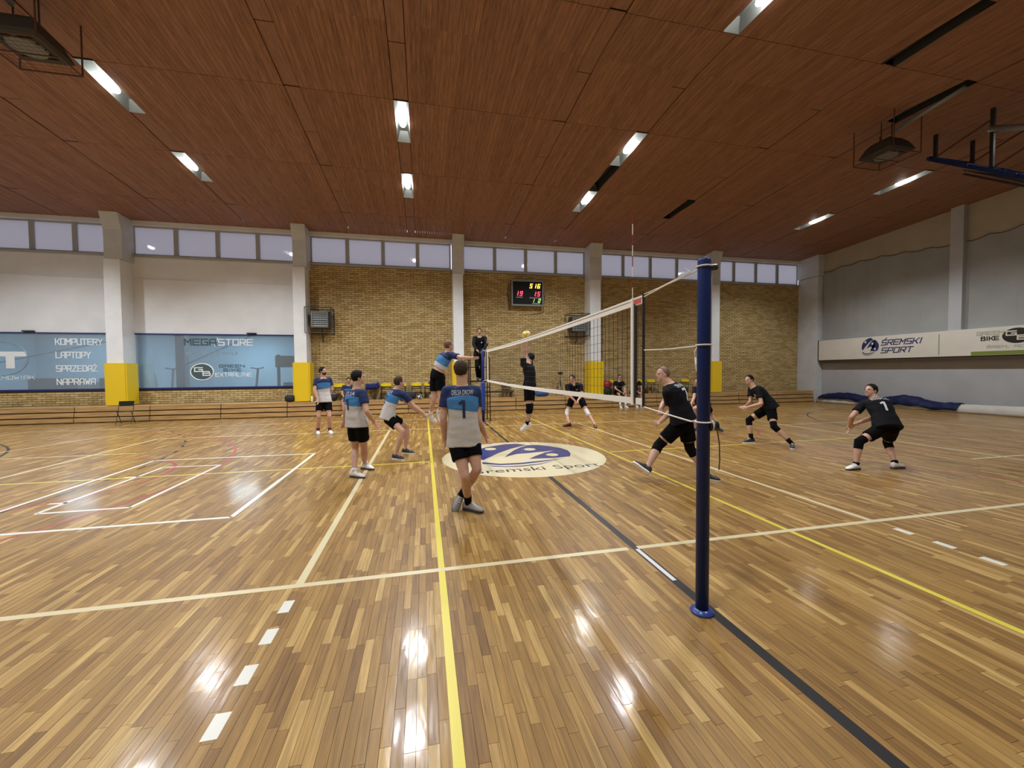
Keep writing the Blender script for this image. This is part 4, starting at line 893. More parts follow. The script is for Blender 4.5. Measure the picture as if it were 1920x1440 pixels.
for i, (p, q) in enumerate((((-18.9, 15.3, 1.9), (-13.3, 15.3, 3.22)), ((-11.66, 15.7, 2.12), (-8.3, 15.7, 3.79)))):  # dark bars added to imitate slanted reflections in the window glass
    tag(MB().tube([p, q], .02, 6).build('reflection_bar', 'room_dark'), ('dark slanted bar imitating a reflection in the computer shop window', 'dark slanted bar imitating a reflection in the exercise room window')[i], 'cable')
POSES = {
  'P1': dict(P=(-1.50,1.43,0.95), N=(-1.51,1.46,1.58), Hd=(-1.52,1.46,1.76), sR=(-1.35,1.43,1.50), sL=(-1.70,1.46,1.50), eR=(-1.33,1.39,1.16), eL=(-1.75,1.42,1.16), wR=(-1.22,1.51,0.93), wL=(-1.73,1.52,0.89), hR=(-1.41,1.41,0.89), hL=(-1.59,1.43,0.89), hdR=(-1.20,1.54,0.82), hdL=(-1.72,1.57,0.79), aL=(-1.45,1.45,0.09), kL=(-1.51,1.24,0.49), tL=(-1.28,1.30,0.04), aR=(-1.53,1.52,0.18), kR=(-1.36,1.27,0.55), tR=(-1.63,1.46,-0.01)),
  'P2': dict(P=(-3.07,3.52,0.93), N=(-3.07,3.54,1.47), Hd=(-3.04,3.55,1.66), sR=(-2.95,3.38,1.40), sL=(-3.21,3.68,1.39), eR=(-2.88,3.26,1.11), eL=(-3.27,3.65,1.12), wR=(-2.79,3.45,0.92), wL=(-3.32,3.81,0.90), hR=(-3.00,3.46,0.89), hL=(-3.13,3.58,0.88), hdR=(-2.73,3.44,0.86), hdL=(-3.35,3.80,0.81), aL=(-3.13,3.50,0.09), kL=(-3.14,3.74,0.44), tL=(-2.94,3.39,0.04), aR=(-3.04,4.06,0.09), kR=(-2.99,3.71,0.44), tR=(-2.86,3.93,0.04)),
  'P3': dict(P=(-2.69,5.00,0.86), N=(-2.52,5.04,1.39), Hd=(-2.46,5.04,1.54), sR=(-2.38,4.90,1.29), sL=(-2.54,5.24,1.32), eR=(-2.17,4.88,1.04), eL=(-2.28,5.23,1.05), wR=(-1.97,4.87,0.88), wL=(-2.03,5.21,0.86), hR=(-2.67,4.93,0.79), hL=(-2.65,5.07,0.79), hdR=(-1.89,4.86,0.81), hdL=(-1.91,5.20,0.79), aL=(-2.38,5.30,0.09), kL=(-2.35,5.34,0.58), tL=(-2.18,5.20,0.04), aR=(-2.55,4.76,0.09), kR=(-2.40,4.70,0.57), tR=(-2.37,4.63,0.04)),
  'P4': dict(P=(-4.77,8.79,0.98), N=(-4.77,8.80,1.60), Hd=(-4.78,8.80,1.79), sR=(-4.95,8.76,1.54), sL=(-4.65,8.97,1.55), eR=(-4.97,8.63,1.25), eL=(-4.59,8.97,1.23), wR=(-4.88,8.56,0.99), wL=(-4.76,9.07,1.03), hR=(-4.86,8.77,0.94), hL=(-4.68,8.81,0.93), hdR=(-4.86,8.56,0.87), hdL=(-4.83,9.15,0.99), aL=(-4.63,8.80,0.09), kL=(-4.61,8.65,0.50), tL=(-4.54,8.61,0.04), aR=(-4.95,8.80,0.09), kR=(-4.88,8.65,0.51), tR=(-4.88,8.59,0.04)),
  'P5': dict(P=(-1.67,5.62,1.66), N=(-1.43,5.58,2.17), Hd=(-1.41,5.57,2.33), sR=(-1.33,5.40,2.10), sL=(-1.49,5.79,2.15), eR=(-1.17,5.13,2.04), eL=(-1.66,5.80,1.87), wR=(-0.93,5.28,2.04), wL=(-1.81,5.79,1.58), hR=(-1.61,5.54,1.61), hL=(-1.73,5.69,1.61), hdR=(-0.83,5.26,2.04), hdL=(-1.85,5.79,1.46), kL=(-1.76,5.66,1.12), aL=(-1.84,5.88,0.74), tL=(-1.70,5.86,0.57), kR=(-1.61,5.51,1.15), aR=(-1.64,5.79,0.80), tR=(-1.60,5.77,0.58)),
  'P6': dict(P=(-0.04,10.61,2.37), N=(-0.03,10.55,2.96), Hd=(-0.04,10.54,3.15), sR=(-0.21,10.58,2.93), sL=(0.15,10.53,2.93), eR=(-0.27,10.40,2.67), eL=(0.19,10.37,2.66), wR=(-0.19,10.20,2.49), wL=(0.04,10.22,2.48), hR=(-0.11,10.62,2.33), hL=(0.04,10.60,2.33), hdR=(-0.11,10.20,2.45), hdL=(-0.02,10.23,2.45), kL=(0.03,10.41,1.92), aL=(0.03,10.57,1.50), tL=(0.01,10.37,1.44), kR=(-0.15,10.44,1.92), aR=(-0.10,10.59,1.51), tR=(-0.13,10.38,1.44)),
  'B1': dict(P=(0.56,6.04,1.36), N=(0.53,6.03,1.93), Hd=(0.62,6.17,2.08), sR=(0.65,6.22,1.91), sL=(0.38,5.88,1.90), eR=(0.58,6.22,2.20), eL=(0.37,5.87,2.17), wR=(0.56,6.21,2.43), wL=(0.36,5.85,2.41), hR=(0.62,6.11,1.31), hL=(0.51,5.95,1.32), hdR=(0.55,6.20,2.60), hdL=(0.38,5.83,2.56), kL=(0.52,5.91,0.84), aL=(0.52,6.10,0.43), tL=(0.36,6.12,0.27), kR=(0.60,6.07,0.83), aR=(0.58,6.25,0.41), tR=(0.42,6.27,0.25)),
  'B2': dict(P=(2.82,8.63,0.94), N=(2.62,8.35,1.33), Hd=(2.58,8.37,1.50), sR=(2.43,8.42,1.26), sL=(2.82,8.27,1.28), eR=(2.43,8.25,0.99), eL=(2.81,8.14,0.98), wR=(2.61,8.16,0.79), wL=(2.62,8.02,0.82), hR=(2.70,8.67,0.87), hL=(2.93,8.58,0.87), hdR=(2.64,8.15,0.72), hdL=(2.61,8.02,0.74), aL=(3.12,7.86,0.09), kL=(3.03,8.25,0.43), tL=(3.06,7.65,0.04), aR=(2.44,8.30,0.09), kR=(2.50,8.62,0.41), tR=(2.22,8.30,0.04)),
  'B3': dict(P=(2.01,2.08,1.00), N=(1.86,2.20,1.53), Hd=(1.78,2.25,1.67), sR=(2.02,2.34,1.48), sL=(1.75,2.08,1.38), eR=(1.95,2.47,1.19), eL=(1.89,2.17,1.09), wR=(1.76,2.27,1.11), wL=(1.67,2.14,0.92), hR=(2.08,2.10,0.93), hL=(1.99,2.04,0.91), hdR=(1.76,2.26,1.04), hdL=(1.59,2.18,0.86), aL=(1.39,2.04,0.24), kL=(1.68,2.20,0.54), tL=(1.21,2.15,0.30), aR=(2.39,1.99,0.09), kR=(2.19,2.12,0.48), tR=(2.50,1.80,0.04)),
  'B4': dict(P=(5.91,6.60,0.76), N=(5.68,6.50,1.20), Hd=(5.66,6.52,1.40), sR=(5.49,6.40,1.21), sL=(5.89,6.49,1.20), eR=(5.35,6.24,0.97), eL=(5.78,6.45,0.90), wR=(5.18,6.14,0.78), wL=(5.59,6.41,0.70), hR=(5.84,6.64,0.69), hL=(5.98,6.54,0.70), hdR=(5.16,6.15,0.71), hdL=(5.55,6.44,0.67), aL=(6.26,6.35,0.09), kL=(6.26,6.69,0.43), tL=(6.19,6.14,0.04), aR=(5.65,6.57,0.09), kR=(5.51,6.46,0.63), tR=(5.48,6.44,0.04)),
  'B5': dict(P=(5.89,4.28,0.88), N=(5.64,4.53,1.32), Hd=(5.59,4.58,1.49), sR=(5.76,4.70,1.25), sL=(5.63,4.34,1.23), eR=(5.66,4.60,0.96), eL=(5.58,4.20,0.95), wR=(5.72,4.84,0.83), wL=(5.37,4.38,0.86), hR=(5.91,4.36,0.82), hL=(5.85,4.21,0.81), hdR=(5.64,4.91,0.81), hdL=(5.28,4.46,0.85), aL=(5.95,3.74,0.09), kL=(5.72,4.00,0.45), tL=(5.79,3.59,0.04), aR=(5.59,4.49,0.09), kR=(5.60,4.59,0.53), tR=(5.37,4.52,0.04)),
  'B6': dict(P=(5.79,1.80,0.77), N=(5.92,2.08,1.19), Hd=(5.89,2.13,1.34), sR=(6.12,2.05,1.12), sL=(5.82,2.20,1.09), eR=(6.00,2.18,0.84), eL=(5.60,2.23,0.86), wR=(5.84,2.36,0.70), wL=(5.74,2.37,0.66), hR=(5.86,1.77,0.70), hL=(5.73,1.83,0.70), hdR=(5.80,2.42,0.68), hdL=(5.73,2.37,0.59), aL=(5.27,1.89,0.09), kL=(5.35,1.91,0.48), tL=(5.05,1.89,0.04), aR=(5.99,1.79,0.09), kR=(6.13,2.01,0.41), tR=(6.21,1.79,0.04)),
}
# ================================================================== people
def remesh(mb, voxel, smooth=3, fac=.5):
    """melts overlapping closed shells into one continuous skin"""
    me = mb.mesh('tmp'); o = bpy.data.objects.new('tmp', me)
    m = o.modifiers.new('r', 'REMESH'); m.mode = 'VOXEL'; m.voxel_size = voxel; m.use_smooth_shade = True
    if smooth: s = o.modifiers.new('s', 'SMOOTH'); s.factor = fac; s.iterations = smooth
    out = baked(o)
    bpy.data.objects.remove(o); bpy.data.meshes.remove(me)
    out.shade_smooth(); return out
def limb(mb, a, b, rads, n=14, ref=None, flat_ends=False, squash=1.0):
    """tapered limb from a to b; rads = [(t, radius), ...]"""
    a, b = V(a), V(b); d = (b-a).normalized(); ref = V(ref) if ref is not None else V((.3, .9, .2))
    if abs(d.dot(ref.normalized())) > .95: ref = V((1, 0, 0))
    x = d.cross(ref).normalized(); y = d.cross(x).normalized(); L = (b-a).length; rings = []
    def rg(t, r): c = a + d*(t*L); return [c + x*math.cos(2*PI*k/n)*r + y*math.sin(2*PI*k/n)*r*squash for k in range(n)]
    t0, r0_ = rads[0]; t1, r1_ = rads[-1]
    if not flat_ends: rings += [rg(t0 - r0_*.9/L, r0_*.35), rg(t0 - r0_*.55/L, r0_*.8)]
    rings += [rg(t, r) for t, r in rads]
    if not flat_ends: rings += [rg(t1 + r1_*.55/L, r1_*.8), rg(t1 + r1_*.9/L, r1_*.35)]
    mb.loft(rings)

HANDS = {}
def hand_mesh(kind):
    if kind in HANDS: return HANDS[kind]
    curl = dict(relaxed=(22, 30, 22), flat=(4, 6, 5), fist=(68, 80, 50))[kind]; mb = MB()
    sec = [(0, .026, .020), (.03, .034, .018), (.06, .041, .016), (.088, .041, .014), (.098, .036, .010)]
    mb.loft([[(x, math.cos(2*PI*k/16)*w, math.sin(2*PI*k/16)*h) for k in range(16)] for x, w, h in sec])
    for y, L, dy in ((.030, .072, .05), (.010, .081, .01), (-.010, .076, -.03), (-.029, .060, -.08)):
        p = V((.088, y, 0)); ang = 0
        for j, fr in enumerate((.44, .31, .25)):
            ang += math.radians(curl[j]); q = p + V((math.cos(ang), dy if j == 0 else dy*.5, -math.sin(ang)))*(L*fr)
            limb(mb, p, q, [(0, .0088-.0006*j), (1, .0082-.0008*j)], 8); p = q
    p = V((.022, .026, -.004)); q = p + V((.030, .030, -.012)); r = q + V((.026, .012, -.010)); e = r + V((.024, .002, -.006))
    for a, b, w in ((p, q, .0125), (q, r, .0105), (r, e, .0090)): limb(mb, a, b, [(0, w), (1, w*.92)], 8)
    me = remesh(mb, .0042, 2); vs = np.array([v.co[:] for v in me.vertices]); fs = [tuple(p_.vertices) for p_ in me.polygons]; bpy.data.meshes.remove(me)
    HANDS[kind] = (vs, fs); return HANDS[kind]

def vco(me):
    n = len(me.vertices); a, b = np.zeros(n*3, np.float32), np.zeros(n*3, np.float32); me.vertices.foreach_get('co', a); me.vertices.foreach_get('normal', b)
    return a.reshape(-1, 3).astype(float), b.reshape(-1, 3).astype(float)
def qcurve(a, b, bulge, t): return a.lerp(b, t) + bulge*(4*t*(1-t))

def person(label, pose, H, face, skin, hair, top, bottom, shoes, socks=None, pads=None, hand=('relaxed', 'relaxed'), hairline=.30, beard=False, sleeve=.58, number=None, back_name=None,
           hem=-.17, short=.62, group='volleyball players on court', base=None, thumb=None, sock_len=.30, crest=False, bare_waist=False, bulk=1.07):
    J = {k: V(v) for k, v in pose.items()}; s = H/1.82; sb_ = s*bulk
    P, N, Hd = J['P'], J['N'], J['Hd']
    up = (N-P).normalized(); rt = (J['sR']-J['sL']); rt = (rt - up*rt.dot(up)).normalized(); fr = up.cross(rt).normalized()
    hr = (J['hR']-J['hL']); hr = (hr - up*hr.dot(up)).normalized()
    foot0 = min((J['aL'], J['aR']), key=lambda q: q.z)
    b0 = base if base is not None else (P.x, P.y, 0)
    R = root('person', label, 'person', b0, group)
    fdir = V(face).normalized(); hup = ((Hd-N).normalized()*.35 + V((0, 0, 1))*.65); hup = (hup - fdir*hup.dot(fdir)).normalized(); hrt = fdir.cross(hup).normalized()
    bend = V((0, 0, 0)) - fr*(.035*s)
    Ls = (N-P).length
    def spine(t): return qcurve(P, N, bend, t) if 0 <= t <= 1 else (P + up*(t*Ls) if t < 0 else N + up*((t-1)*Ls))
    def torso(mb, secs, n=24, grow=0):
        rings = []
        for t, a, b in secs:
            w = min(1, max(0, t)); x = hr.lerp(rt, w).normalized(); x = (x - up*x.dot(up)).normalized(); y = up.cross(x); c = spine(t)
            rings.append([c + x*math.copysign(abs(math.cos(q))**.85, math.cos(q))*(a*sb_+grow) + y*math.copysign(abs(math.sin(q))**.9, math.sin(q))*(b*sb_+grow) for q in [2*PI*k/n for k in range(n)]])
        mb.loft(rings)
    BODY = [(-.16, .105, .085), (-.08, .150, .108), (.04, .160, .112), (.18, .150, .102), (.35, .140, .096), (.55, .155, .108), (.72, .165, .114), (.84, .160, .104), (.92, .125, .082), (.98, .075, .066)]
    mb = MB(); torso(mb, BODY)
    for S in 'LR':
        h, k_, a, t = J['h'+S], J['k'+S], J['a'+S], J['t'+S]
        limb(mb, h, k_, [(0, .082*sb_), (.25, .083*sb_), (.6, .069*sb_), (.92, .055*sb_), (1, .053*sb_)]); limb(mb, k_, a, [(0, .052*sb_), (.12, .051*sb_), (.32, .057*sb_), (.55, .049*sb_), (.85, .035*sb_), (1, .036*sb_)])
        limb(mb, a - (t-a)*.05 - V((0,0,.025)), a + (t-a)*.55 - V((0,0,.012)), [(0, .030*sb_), (1, .020*sb_)])
        sh, e, w = J['s'+S], J['e'+S], J['w'+S]
        limb(mb, spine(.86) + (sh-spine(.86))*.25, sh, [(0, .072*sb_), (.7, .062*sb_), (1, .056*sb_)]); limb(mb, sh, e, [(0, .053*sb_), (.3, .050*sb_), (.7, .042*sb_), (1, .038*sb_)]); limb(mb, e, w, [(0, .038*sb_), (.22, .041*sb_), (.6, .034*sb_), (1, .026*sb_)])
    limb(mb, spine(.92), Hd - hup*(.05*sb_) - fdir*.012, [(0, .070*sb_), (.45, .060*sb_), (1, .058*sb_)])
    k = s*1.0
    mb.ell(Hd + hup*(.022*k) - fdir*(.010*k), hrt*(.077*k), fdir*(.096*k), hup*(.094*k), 18, 12)
    mb.ell(Hd - hup*(.035*k) + fdir*(.022*k), hrt*(.063*k), fdir*(.066*k), hup*(.082*k), 16, 10); mb.ell(Hd - hup*(.088*k) + fdir*(.052*k), hrt*(.032*k), fdir*(.030*k), hup*(.026*k), 12, 8)
    mb.ell(Hd - hup*(.022*k) + fdir*(.092*k), hrt*(.0135*k), fdir*(.024*k), hup*(.018*k), 10, 8); mb.ell(Hd + hup*(.002*k) + fdir*(.084*k), hrt*(.010*k), fdir*(.016*k), hup*(.026*k), 10, 8)
    mb.ell(Hd + hup*(.016*k) + fdir*(.078*k), hrt*(.052*k), fdir*(.014*k), hup*(.010*k), 12, 6)
    for q in (-1, 1): mb.ell(Hd - hup*(.012*k) - fdir*(.008*k) + hrt*(q*.078*k), hrt*(.010*k), fdir*(.020*k), hup*(.032*k), 10, 8)
    bm_ = remesh(mb, .0115, 3, .45)
    vs = [v.co.copy() for v in bm_.vertices]; fs = [tuple(p_.vertices) for p_ in bm_.polygons]; bpy.data.meshes.remove(bm_)
    allm = MB(); allm.add(vs, fs)
    for i, S in enumerate('LR'):
        w, e = J['w'+S], J['e'+S]; hx = (J['hd'+S]-w); hx = hx.normalized() if hx.length > .02 else (w-e).normalized()
        hx = (hx*.7 + (w-e).normalized()*.3).normalized(); td = V(thumb[i]) if thumb else fr; ty = (td - hx*td.dot(hx)).normalized(); tz = hx.cross(ty); sg = 1
        if S == 'R': tz = -tz
        # back of the hand away from the body; thumb side along ty
        hv, hf = hand_mesh(hand[i]); o0 = w - hx*.012
        pts = [o0 + (hx*p_[0] + ty*p_[1] + tz*p_[2])*s for p_ in hv]
        det = hx.cross(ty).dot(tz); allm.add(pts, hf if det > 0 else [f[::-1] for f in hf])
    body = allm.build('body', skin, R, True)
    # eyes, mouth, hair
    for q in (-1, 1): MB().ell(Hd + hup*(.003*k) + fdir*(.083*k) + hrt*(q*.031*k), hrt*(.013*k), fdir*(.007*k), hup*(.0065*k), 8, 6).build('eye', 'eye_dark', R, True)
    MB().ell(Hd - hup*(.058*k) + fdir*(.083*k), hrt*(.022*k), fdir*(.007*k), hup*(.006*k), 8, 6).build('mouth', 'lips', R, True)
    def shell(c, ax, ay, az, cuts, name, m):
        t = MB().ell(c, ax, ay, az, 28, 20); me = t.mesh(name, True); b = bmesh.new(); b.from_mesh(me)
        for co, no in cuts: bmesh.ops.bisect_plane(b, geom=b.verts[:]+b.edges[:]+b.faces[:], plane_co=co, plane_no=no, clear_outer=True)
        bmesh.ops.subdivide_edges(b, edges=b.edges[:], cuts=1, use_grid_fill=True)
        for v in b.verts: v.co += (v.co - V(c)).normalized()*(noise.noise(v.co*75)*.005 + noise.noise(v.co*28)*.004)
        b.to_mesh(me); b.free(); me.shade_smooth(); return link(name, me, m, R)
    if hair:
        hc = Hd + hup*(.026*k) - fdir*(.014*k)
        shell(hc, hrt*(.086*k), fdir*(.104*k), hup*(.103*k), [(Hd + fdir*((.055 + min(0, hairline)*.25)*k) + hup*(max(0, hairline)*.16*k), (fdir - hup*.55).normalized()), (Hd - hup*(.045*k), -(hup*.9 - fdir*.35).normalized())], 'hair', hair)
    if beard: shell(Hd - hup*(.045*k) + fdir*(.022*k), hrt*(.067*k), fdir*(.071*k), hup*(.085*k), [(Hd - hup*(.045*k), hup), (Hd + fdir*(-.01*k), -fdir)], 'beard', 'beard')
    # shirt
    mb = MB(); g = .014
    long_ = sleeve > 1
    SH = [(hem, .196, .148), (hem*.4, .192, .143), (.18, .174, .126), (.35, .160, .112), (.55, .168, .118), (.72, .174, .122), (.84, .170, .112), (.92, .135, .092), (.965, .092, .080)]
    if bare_waist: SH = [(.30, .158, .110)] + [q for q in SH if q[0] > .31]
    torso(mb, SH, 24, .004)
    for S in 'LR':
        sh, e, w = J['s'+S], J['e'+S], J['w'+S]
        limb(mb, spine(.85) + (sh-spine(.85))*.2, sh, [(0, .080*sb_), (.6, .074*sb_), (1, .069*sb_)])
        if long_: limb(mb, sh, e, [(0, .066*sb_), (.5, .060*sb_), (1, .050*sb_)]); limb(mb, e, w, [(0, .050*sb_), (.5, .046*sb_), (.96, .036*sb_)])
        else: limb(mb, sh, e, [(-.02, .064*sb_), (.25, .066*sb_), (sleeve*.7, .066*sb_), (sleeve, .068*sb_)], flat_ends=True)
    me = remesh(mb, .012, 2, .5)
    co, no = vco(me); q = co - np.array(P); t = q @ np.array(up)/Ls; tc = np.clip(t, 0, 1)[:, None]
    ctr = np.array(P) + tc*np.array(N-P) + np.array(bend)*(4*tc*(1-tc)); lat = ((co-ctr) @ np.array(rt)); arm = np.zeros(len(co))
    for S in 'LR':
        a_, e_ = np.array(J['s'+S]), np.array(J['e'+S]); d_ = e_-a_; u = np.clip(((co-a_) @ d_)/(d_ @ d_), 0, 1); ds = np.linalg.norm(co - a_ - u[:, None]*d_, axis=1)
        arm = np.maximum(arm, ((ds < .080*s) & (np.abs(lat) > .186*s)).astype(float))
    cut = np.stack([t, lat, arm], 1)
    nz = np.array([noise.noise(V(c)*9)*.006 + noise.noise(V((c[0]*5, c[1]*5, c[2]*16)))*.005 for c in co]); co += no*nz[:, None]; me.vertices.foreach_set('co', co.astype(np.float32).ravel()); me.update()
    at = me.attributes.new('cut', 'FLOAT_VECTOR', 'POINT'); at.data.foreach_set('vector', np.array(cut, np.float32).ravel())
    me.materials.clear(); me.name = 'shirt'; shirt = link('shirt', me, top, R)
    # shorts or trousers
    mb = MB(); torso(mb, [(-.17, .125, .105), (-.08, .166, .122), (.04, .172, .122), (.15, .160, .112), (.19, .152, .106)], 24, .003)
    for S in 'LR':
        h, k_, a = J['h'+S], J['k'+S], J['a'+S]; mb.ell(h, V((.104*sb_, 0, 0)), V((0, .104*sb_, 0)), V((0, 0, .104*sb_)))
        if short > 1: limb(mb, h, k_, [(0, .096*sb_), (.5, .086*sb_), (1, .070*sb_)]); limb(mb, k_, a, [(0, .070*sb_), (.4, .070*sb_), (.97, .055*sb_)])
        else: limb(mb, h, k_, [(-.05, .092*sb_), (.2, .102*sb_), (short*.7, .098*sb_), (short, .096*sb_)], flat_ends=True)
    me = remesh(mb, .013, 2, .5)
    co, no = vco(me); nz = np.array([noise.noise(V(c)*10)*.006 for c in co]); me.vertices.foreach_set('co', (co + no*nz[:, None]).astype(np.float32).ravel()); me.update()
    me.materials.clear(); me.name = 'shorts'; link('trousers' if short > 1 else 'shorts', me, bottom, R)
    # socks, knee pads, shoes
    for i, S in enumerate('LR'):
        k_, a, t, h = J['k'+S], J['a'+S], J['t'+S], J['h'+S]
        if socks: mb = MB(); limb(mb, a, k_, [(-.02, .041*sb_), (sock_len*.5, .042*sb_), (sock_len, .048*sb_)], flat_ends=True); mb.build('sock', socks, R, True)
        if pads:
            mb = MB(); dn = (a-k_).normalized(); uu = (h-k_).normalized(); limb(mb, k_, k_+uu*.11*s, [(-.25, .062*sb_), (.4, .066*sb_), (1, .069*sb_)], flat_ends=True); limb(mb, k_, k_+dn*.13*s, [(-.25, .062*sb_), (.4, .064*sb_), (1, .061*sb_)], flat_ends=True)
            mb.ell(k_, V((.064*sb_, 0, 0)), V((0, .064*sb_, 0)), V((0, 0, .064*sb_))); me = remesh(mb, .010, 2); me.name = 'knee_pad'; me.materials.clear(); link('knee_pad', me, pads, R)
        fd = (t - a).normalized(); kn = (k_-a).normalized(); fu = (kn - fd*kn.dot(fd))
        if abs(t.z-.035) < .02: fd = V((fd.x, fd.y, 0)).normalized(); fu = V((0, 0, 1)); heel = V((a.x, a.y, 0)) - fd*(.065*s)
        else:
            # foot off the ground: sole plane along the foot
            fd = (fd + fu.normalized()*.35).normalized(); fu = (kn - fd*kn.dot(fd)).normalized(); heel = a - fu*(.085*s) - fd*(.065*s)
        fx_ = fd.cross(fu).normalized()
        def frg(x, w, h0, h1, n=14): return [heel + fd*x*s*.95 + fx_*(w*s*math.cos(2*PI*q/n)) + fu*s*((h0+h1)/2 + (h1-h0)/2*math.sin(2*PI*q/n)) for q in range(n)]
        up_ = MB().loft([frg(-.012, .022, .02, .085), frg(.008, .036, .015, .112), (frg(.055, .041, .015, .122)), frg(.105, .041, .015, .118), frg(.15, .044, .015, .094), frg(.205, .047, .015, .074), frg(.25, .043, .015, .060), frg(.278, .028, .017, .045), frg(.288, .012, .02, .034)])
        sh_ = up_.build('shoe', shoes[0], R, True)
        lc = MB()
        for q in range(4):
            xl = .115 + .024*q; hl = .112 - .0125*q
            lc.bar(heel + fd*xl*s*.95 - fx_*(.021*s) + fu*(hl*s), heel + fd*(xl+.006)*s*.95 + fx_*(.021*s) + fu*(hl*s), .008*s, .005*s, fu)
        lc.build('laces', 'sole_white' if shoes[0] != 'shoe_white' else 'shoe_grey', sh_)
        so = MB().loft([[heel + fd*x*s*.95 + fx_*(sx*w*s) + fu*(z*s) for sx, z in ((-1, .001), (1, .001), (1.04, .024), (-1.04, .024))] for x, w in ((-.012, .018), (.0, .033), (.05, .038), (.12, .036), (.20, .047), (.26, .040), (.29, .016))])
        so.build('sole', shoes[1], sh_)
    # markings on the shirt
    if number or back_name or crest:
        b = bmesh.new(); b.from_mesh(shirt.data); tree = BVHTree.FromBMesh(b); b.free()
        def wrap(me_v, side):     # lay flat marks on the cloth
            out = []
            for (u, v_) in me_v:
                c = spine(v_) + rt*u; hit = tree.ray_cast(c + fr*side*.45, -fr*side, 1.0)[0]
                out.append((hit if hit is not None else c + fr*side*.12) + fr*side*.006)
            return out
        if number:
            ch, m = number; sg = -1
            def stroke(pts, w):
                pp = open_curve(pts, 6); vv = []; 
                for i in range(len(pp)):
                    d = V(pp[min(i+1, len(pp)-1)]) - V(pp[max(i-1, 0)]); d = V((d.x, d.y*Ls)).normalized(); nx = V((-d.y, d.x))*(w/2)
                    for q in (-1, 0, 1): vv.append((pp[i][0]+nx.x*q, pp[i][1]+nx.y*q/Ls))
                n_ = len(pp); MB().add(wrap(vv, -1), [f for i in range(n_-1) for j in range(2) for f in [(3*i+j, 3*i+j+1, 3*i+4+j, 3*i+3+j)]]).build('number_stroke', m, shirt)
            if ch == '1': stroke([(0.01, .70), (.01, .5), (.01, .36)], .034); stroke([(-.045, .63), (.005, .69)], .03)
            if ch == '7': stroke([(-.08, .72), (.0, .72), (.07, .72)], .042); stroke([(.065, .72), (.03, .55), (-.005, .38)], .05)
            if ch == '2': stroke([(-.05, .66), (.0, .72), (.05, .66), (.0, .53), (-.05, .42), (.055, .42)], .034)
        if back_name:
            m = 'jersey_print'; w = .26; tm = text_mesh(back_name, w, .062, .0005); vv = [(v.co.x - w/2, .80 + v.co.y/Ls) for v in tm.vertices]; pts = wrap(vv, -1)
            for v, p_ in zip(tm.vertices, pts): v.co = p_
            link('back_name', tm, m, shirt)
        if crest:
            vv = [(-.07+.022*math.cos(2*PI*q/10), .68+.03/Ls*math.sin(2*PI*q/10)) for q in range(10)]; MB().add(wrap(vv, 1), [tuple(range(10))]).build('crest', 'jersey_print', shirt)
    return R
T1, T2 = 'jersey_striped', 'jersey_black'
person('player in striped blue, grey jersey number 1 seen from behind near the net', POSES['P1'], 1.88, (.25, .95, .05), 'skin_light', 'hair_brown', T1, 'shorts_black', ('shoe_grey', 'sole_dark'), 'sock_black', number=('1', 'jersey_navy_print'), back_name='DELSA DROW', short=.55, hem=-.2)
person('dark haired player in striped jersey turning right with one arm out', POSES['P2'], 1.84, (.9, .30, .12), 'skin_light', 'hair_dark', T1, 'shorts_black', ('shoe_white', 'sole_dark'), 'sock_white', number=('1', 'jersey_navy_print'), back_name='DELSA', sock_len=.12, short=.62)
person('player in striped jersey crouching to dig with both arms stretched out', POSES['P3'], 1.84, (.88, .30, .25), 'skin_light', 'hair_brown', T1, 'shorts_black', ('shoe_black', 'sole_white'), None, number=('2', 'jersey_navy_print'), back_name='DELSA', hand=('fist', 'fist'), short=.55)
person('bearded player in striped jersey standing upright by the yellow column pad', POSES['P4'], 1.84, (.85, -.35, .12), 'skin_light', 'hair_dark', T1, 'shorts_black', ('shoe_white', 'sole_white'), 'sock_maroon', beard=True, sock_len=.22, hem=-.12)
person('player in striped jersey leaping to spike at the net', POSES['P5'], 1.84, (.9, .25, .12), 'skin_light', 'hair_ginger', T1, 'shorts_black', ('shoe_white', 'sole_white'), 'sock_white', hand=('relaxed', 'flat'), bare_waist=True, base=(-1.67, 5.62, .55))
person('referee in black tracksuit standing on the ladder stand', POSES['P6'], 1.82, (-.08, -.98, -.10), 'skin_tan', 'hair_brown', T2, 'shorts_black', ('shoe_black', 'sole_dark'), None, sleeve=1.2, short=1.2, group='match officials', base=(-.04, 10.6, 1.42), crest=True)
person('blocker in black leaping with both hands up at the net tape', POSES['B1'], 1.88, (-.72, .62, .25), 'skin_light', 'hair_dark', T2, 'shorts_black', ('shoe_white', 'sole_white'), 'sock_black', 'sock_black', hand=('flat', 'flat'), thumb=((1, 0, 0), (-1, 0, 0)), sock_len=.2, hem=-.02, base=(.56, 6.04, .25))
person('player in black with white knee pads crouching behind the net', POSES['B2'], 1.82, (-.72, -.68, -.08), 'skin_light', 'hair_brown', T2, 'shorts_black', ('shoe_red', 'sole_dark'), None, 'pad_white', hand=('fist', 'fist'), crest=True)
person('balding player in black jersey number 7 running left beside the post', POSES['B3'], 1.88, (-.96, .12, .05), 'skin_light', 'hair_thin', T2, 'shorts_black', ('shoe_black', 'sole_white'), None, 'sock_black', hand=('fist', 'fist'), number=('7', 'jersey_print'), back_name='BIKE', short=.72, hairline=-.25, bulk=1.2)
person('player in black half hidden behind the foreground post', POSES['B4'], 1.80, (-.75, -.6, 0), 'skin_light', 'hair_brown', T2, 'shorts_black', ('shoe_black', 'sole_dark'), None, hand=('fist', 'fist'))
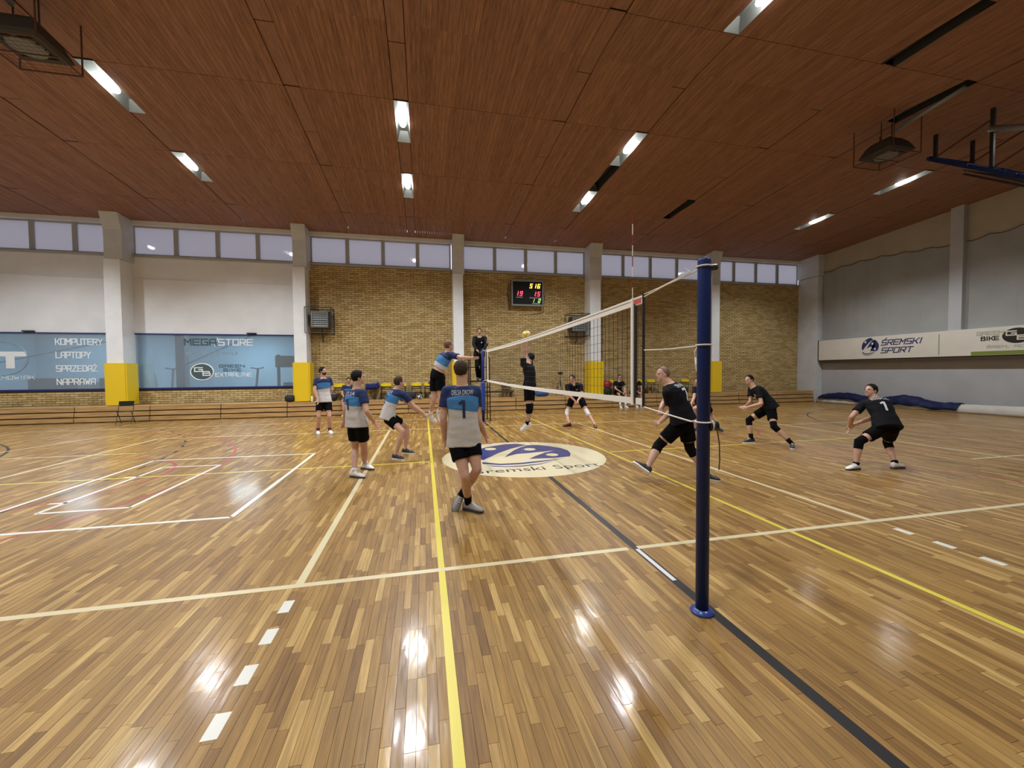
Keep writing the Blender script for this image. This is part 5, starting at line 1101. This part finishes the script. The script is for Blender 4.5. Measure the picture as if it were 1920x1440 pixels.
person('player in black with dark knee pads striding low to the left', POSES['B5'], 1.82, (-.97, -.15, .08), 'skin_light', 'hair_dark', T2, 'shorts_black', ('shoe_black', 'sole_white'), 'sock_black', 'sock_black', crest=True, number=('7', 'jersey_print'), sock_len=.28)
person('player in black jersey number 1 with white shoes crouching at far right', POSES['B6'], 1.82, (-.94, .05, .22), 'skin_light', 'hair_dark', T2, 'shorts_black', ('shoe_white', 'sole_dark'), 'sock_black', 'sock_black', number=('1', 'jersey_print'), back_name='BIKE', sock_len=.1)
# reserves sitting on the bleacher edge
def seated(x, y=14.02, z=.69, tw=0, spread=.13, lean=.10, hands='knees'):
    j = dict(P=(x, y, z), N=(x, y-lean, z+.53), Hd=(x+.01, y-lean-.03, z+.74), sR=(x-.2, y-lean+.01, z+.48), sL=(x+.2, y-lean+.01, z+.48), eR=(x-.24, y-lean-.10, z+.20), eL=(x+.24, y-lean-.10, z+.20),
             wR=(x-.13, y-lean-.30, z+.08), wL=(x+.13, y-lean-.30, z+.08), hdR=(x-.09, y-lean-.40, z+.06), hdL=(x+.09, y-lean-.40, z+.06), hR=(x-.09, y, z-.01), hL=(x+.09, y, z-.01),
             kR=(x-spread-.04, y-.43, z-.06), kL=(x+spread+.04, y-.43, z-.06), aR=(x-spread, y-.47, .085), aL=(x+spread, y-.47, .085), tR=(x-spread-.03, y-.68, .035), tL=(x+spread+.03, y-.68, .035))
    return j
person('reserve in navy jersey sitting on the bleacher behind the dark haired player', seated(-4.98), 1.78, (.1, -1, -.05), 'skin_tan', 'hair_dark', T1, 'shorts_black', ('shoe_white', 'sole_white'), 'sock_black', group='reserves on the bleacher')
person('reserve in black sitting on the bleacher left of the net side tape', seated(7.06), 1.78, (-.3, -1, -.05), 'skin_light', 'hair_dark', T2, 'shorts_black', ('shoe_white', 'sole_white'), 'sock_white', group='reserves on the bleacher')
person('fair haired reserve in black sitting on the bleacher right of the net side tape', seated(7.88, lean=.18), 1.74, (-.5, -1, -.1), 'skin_light', 'hair_blond', T2, 'shorts_black', ('shoe_white', 'sole_white'), 'sock_white', group='reserves on the bleacher', sock_len=.7)
bpy.data.scenes.remove(bench_scene)
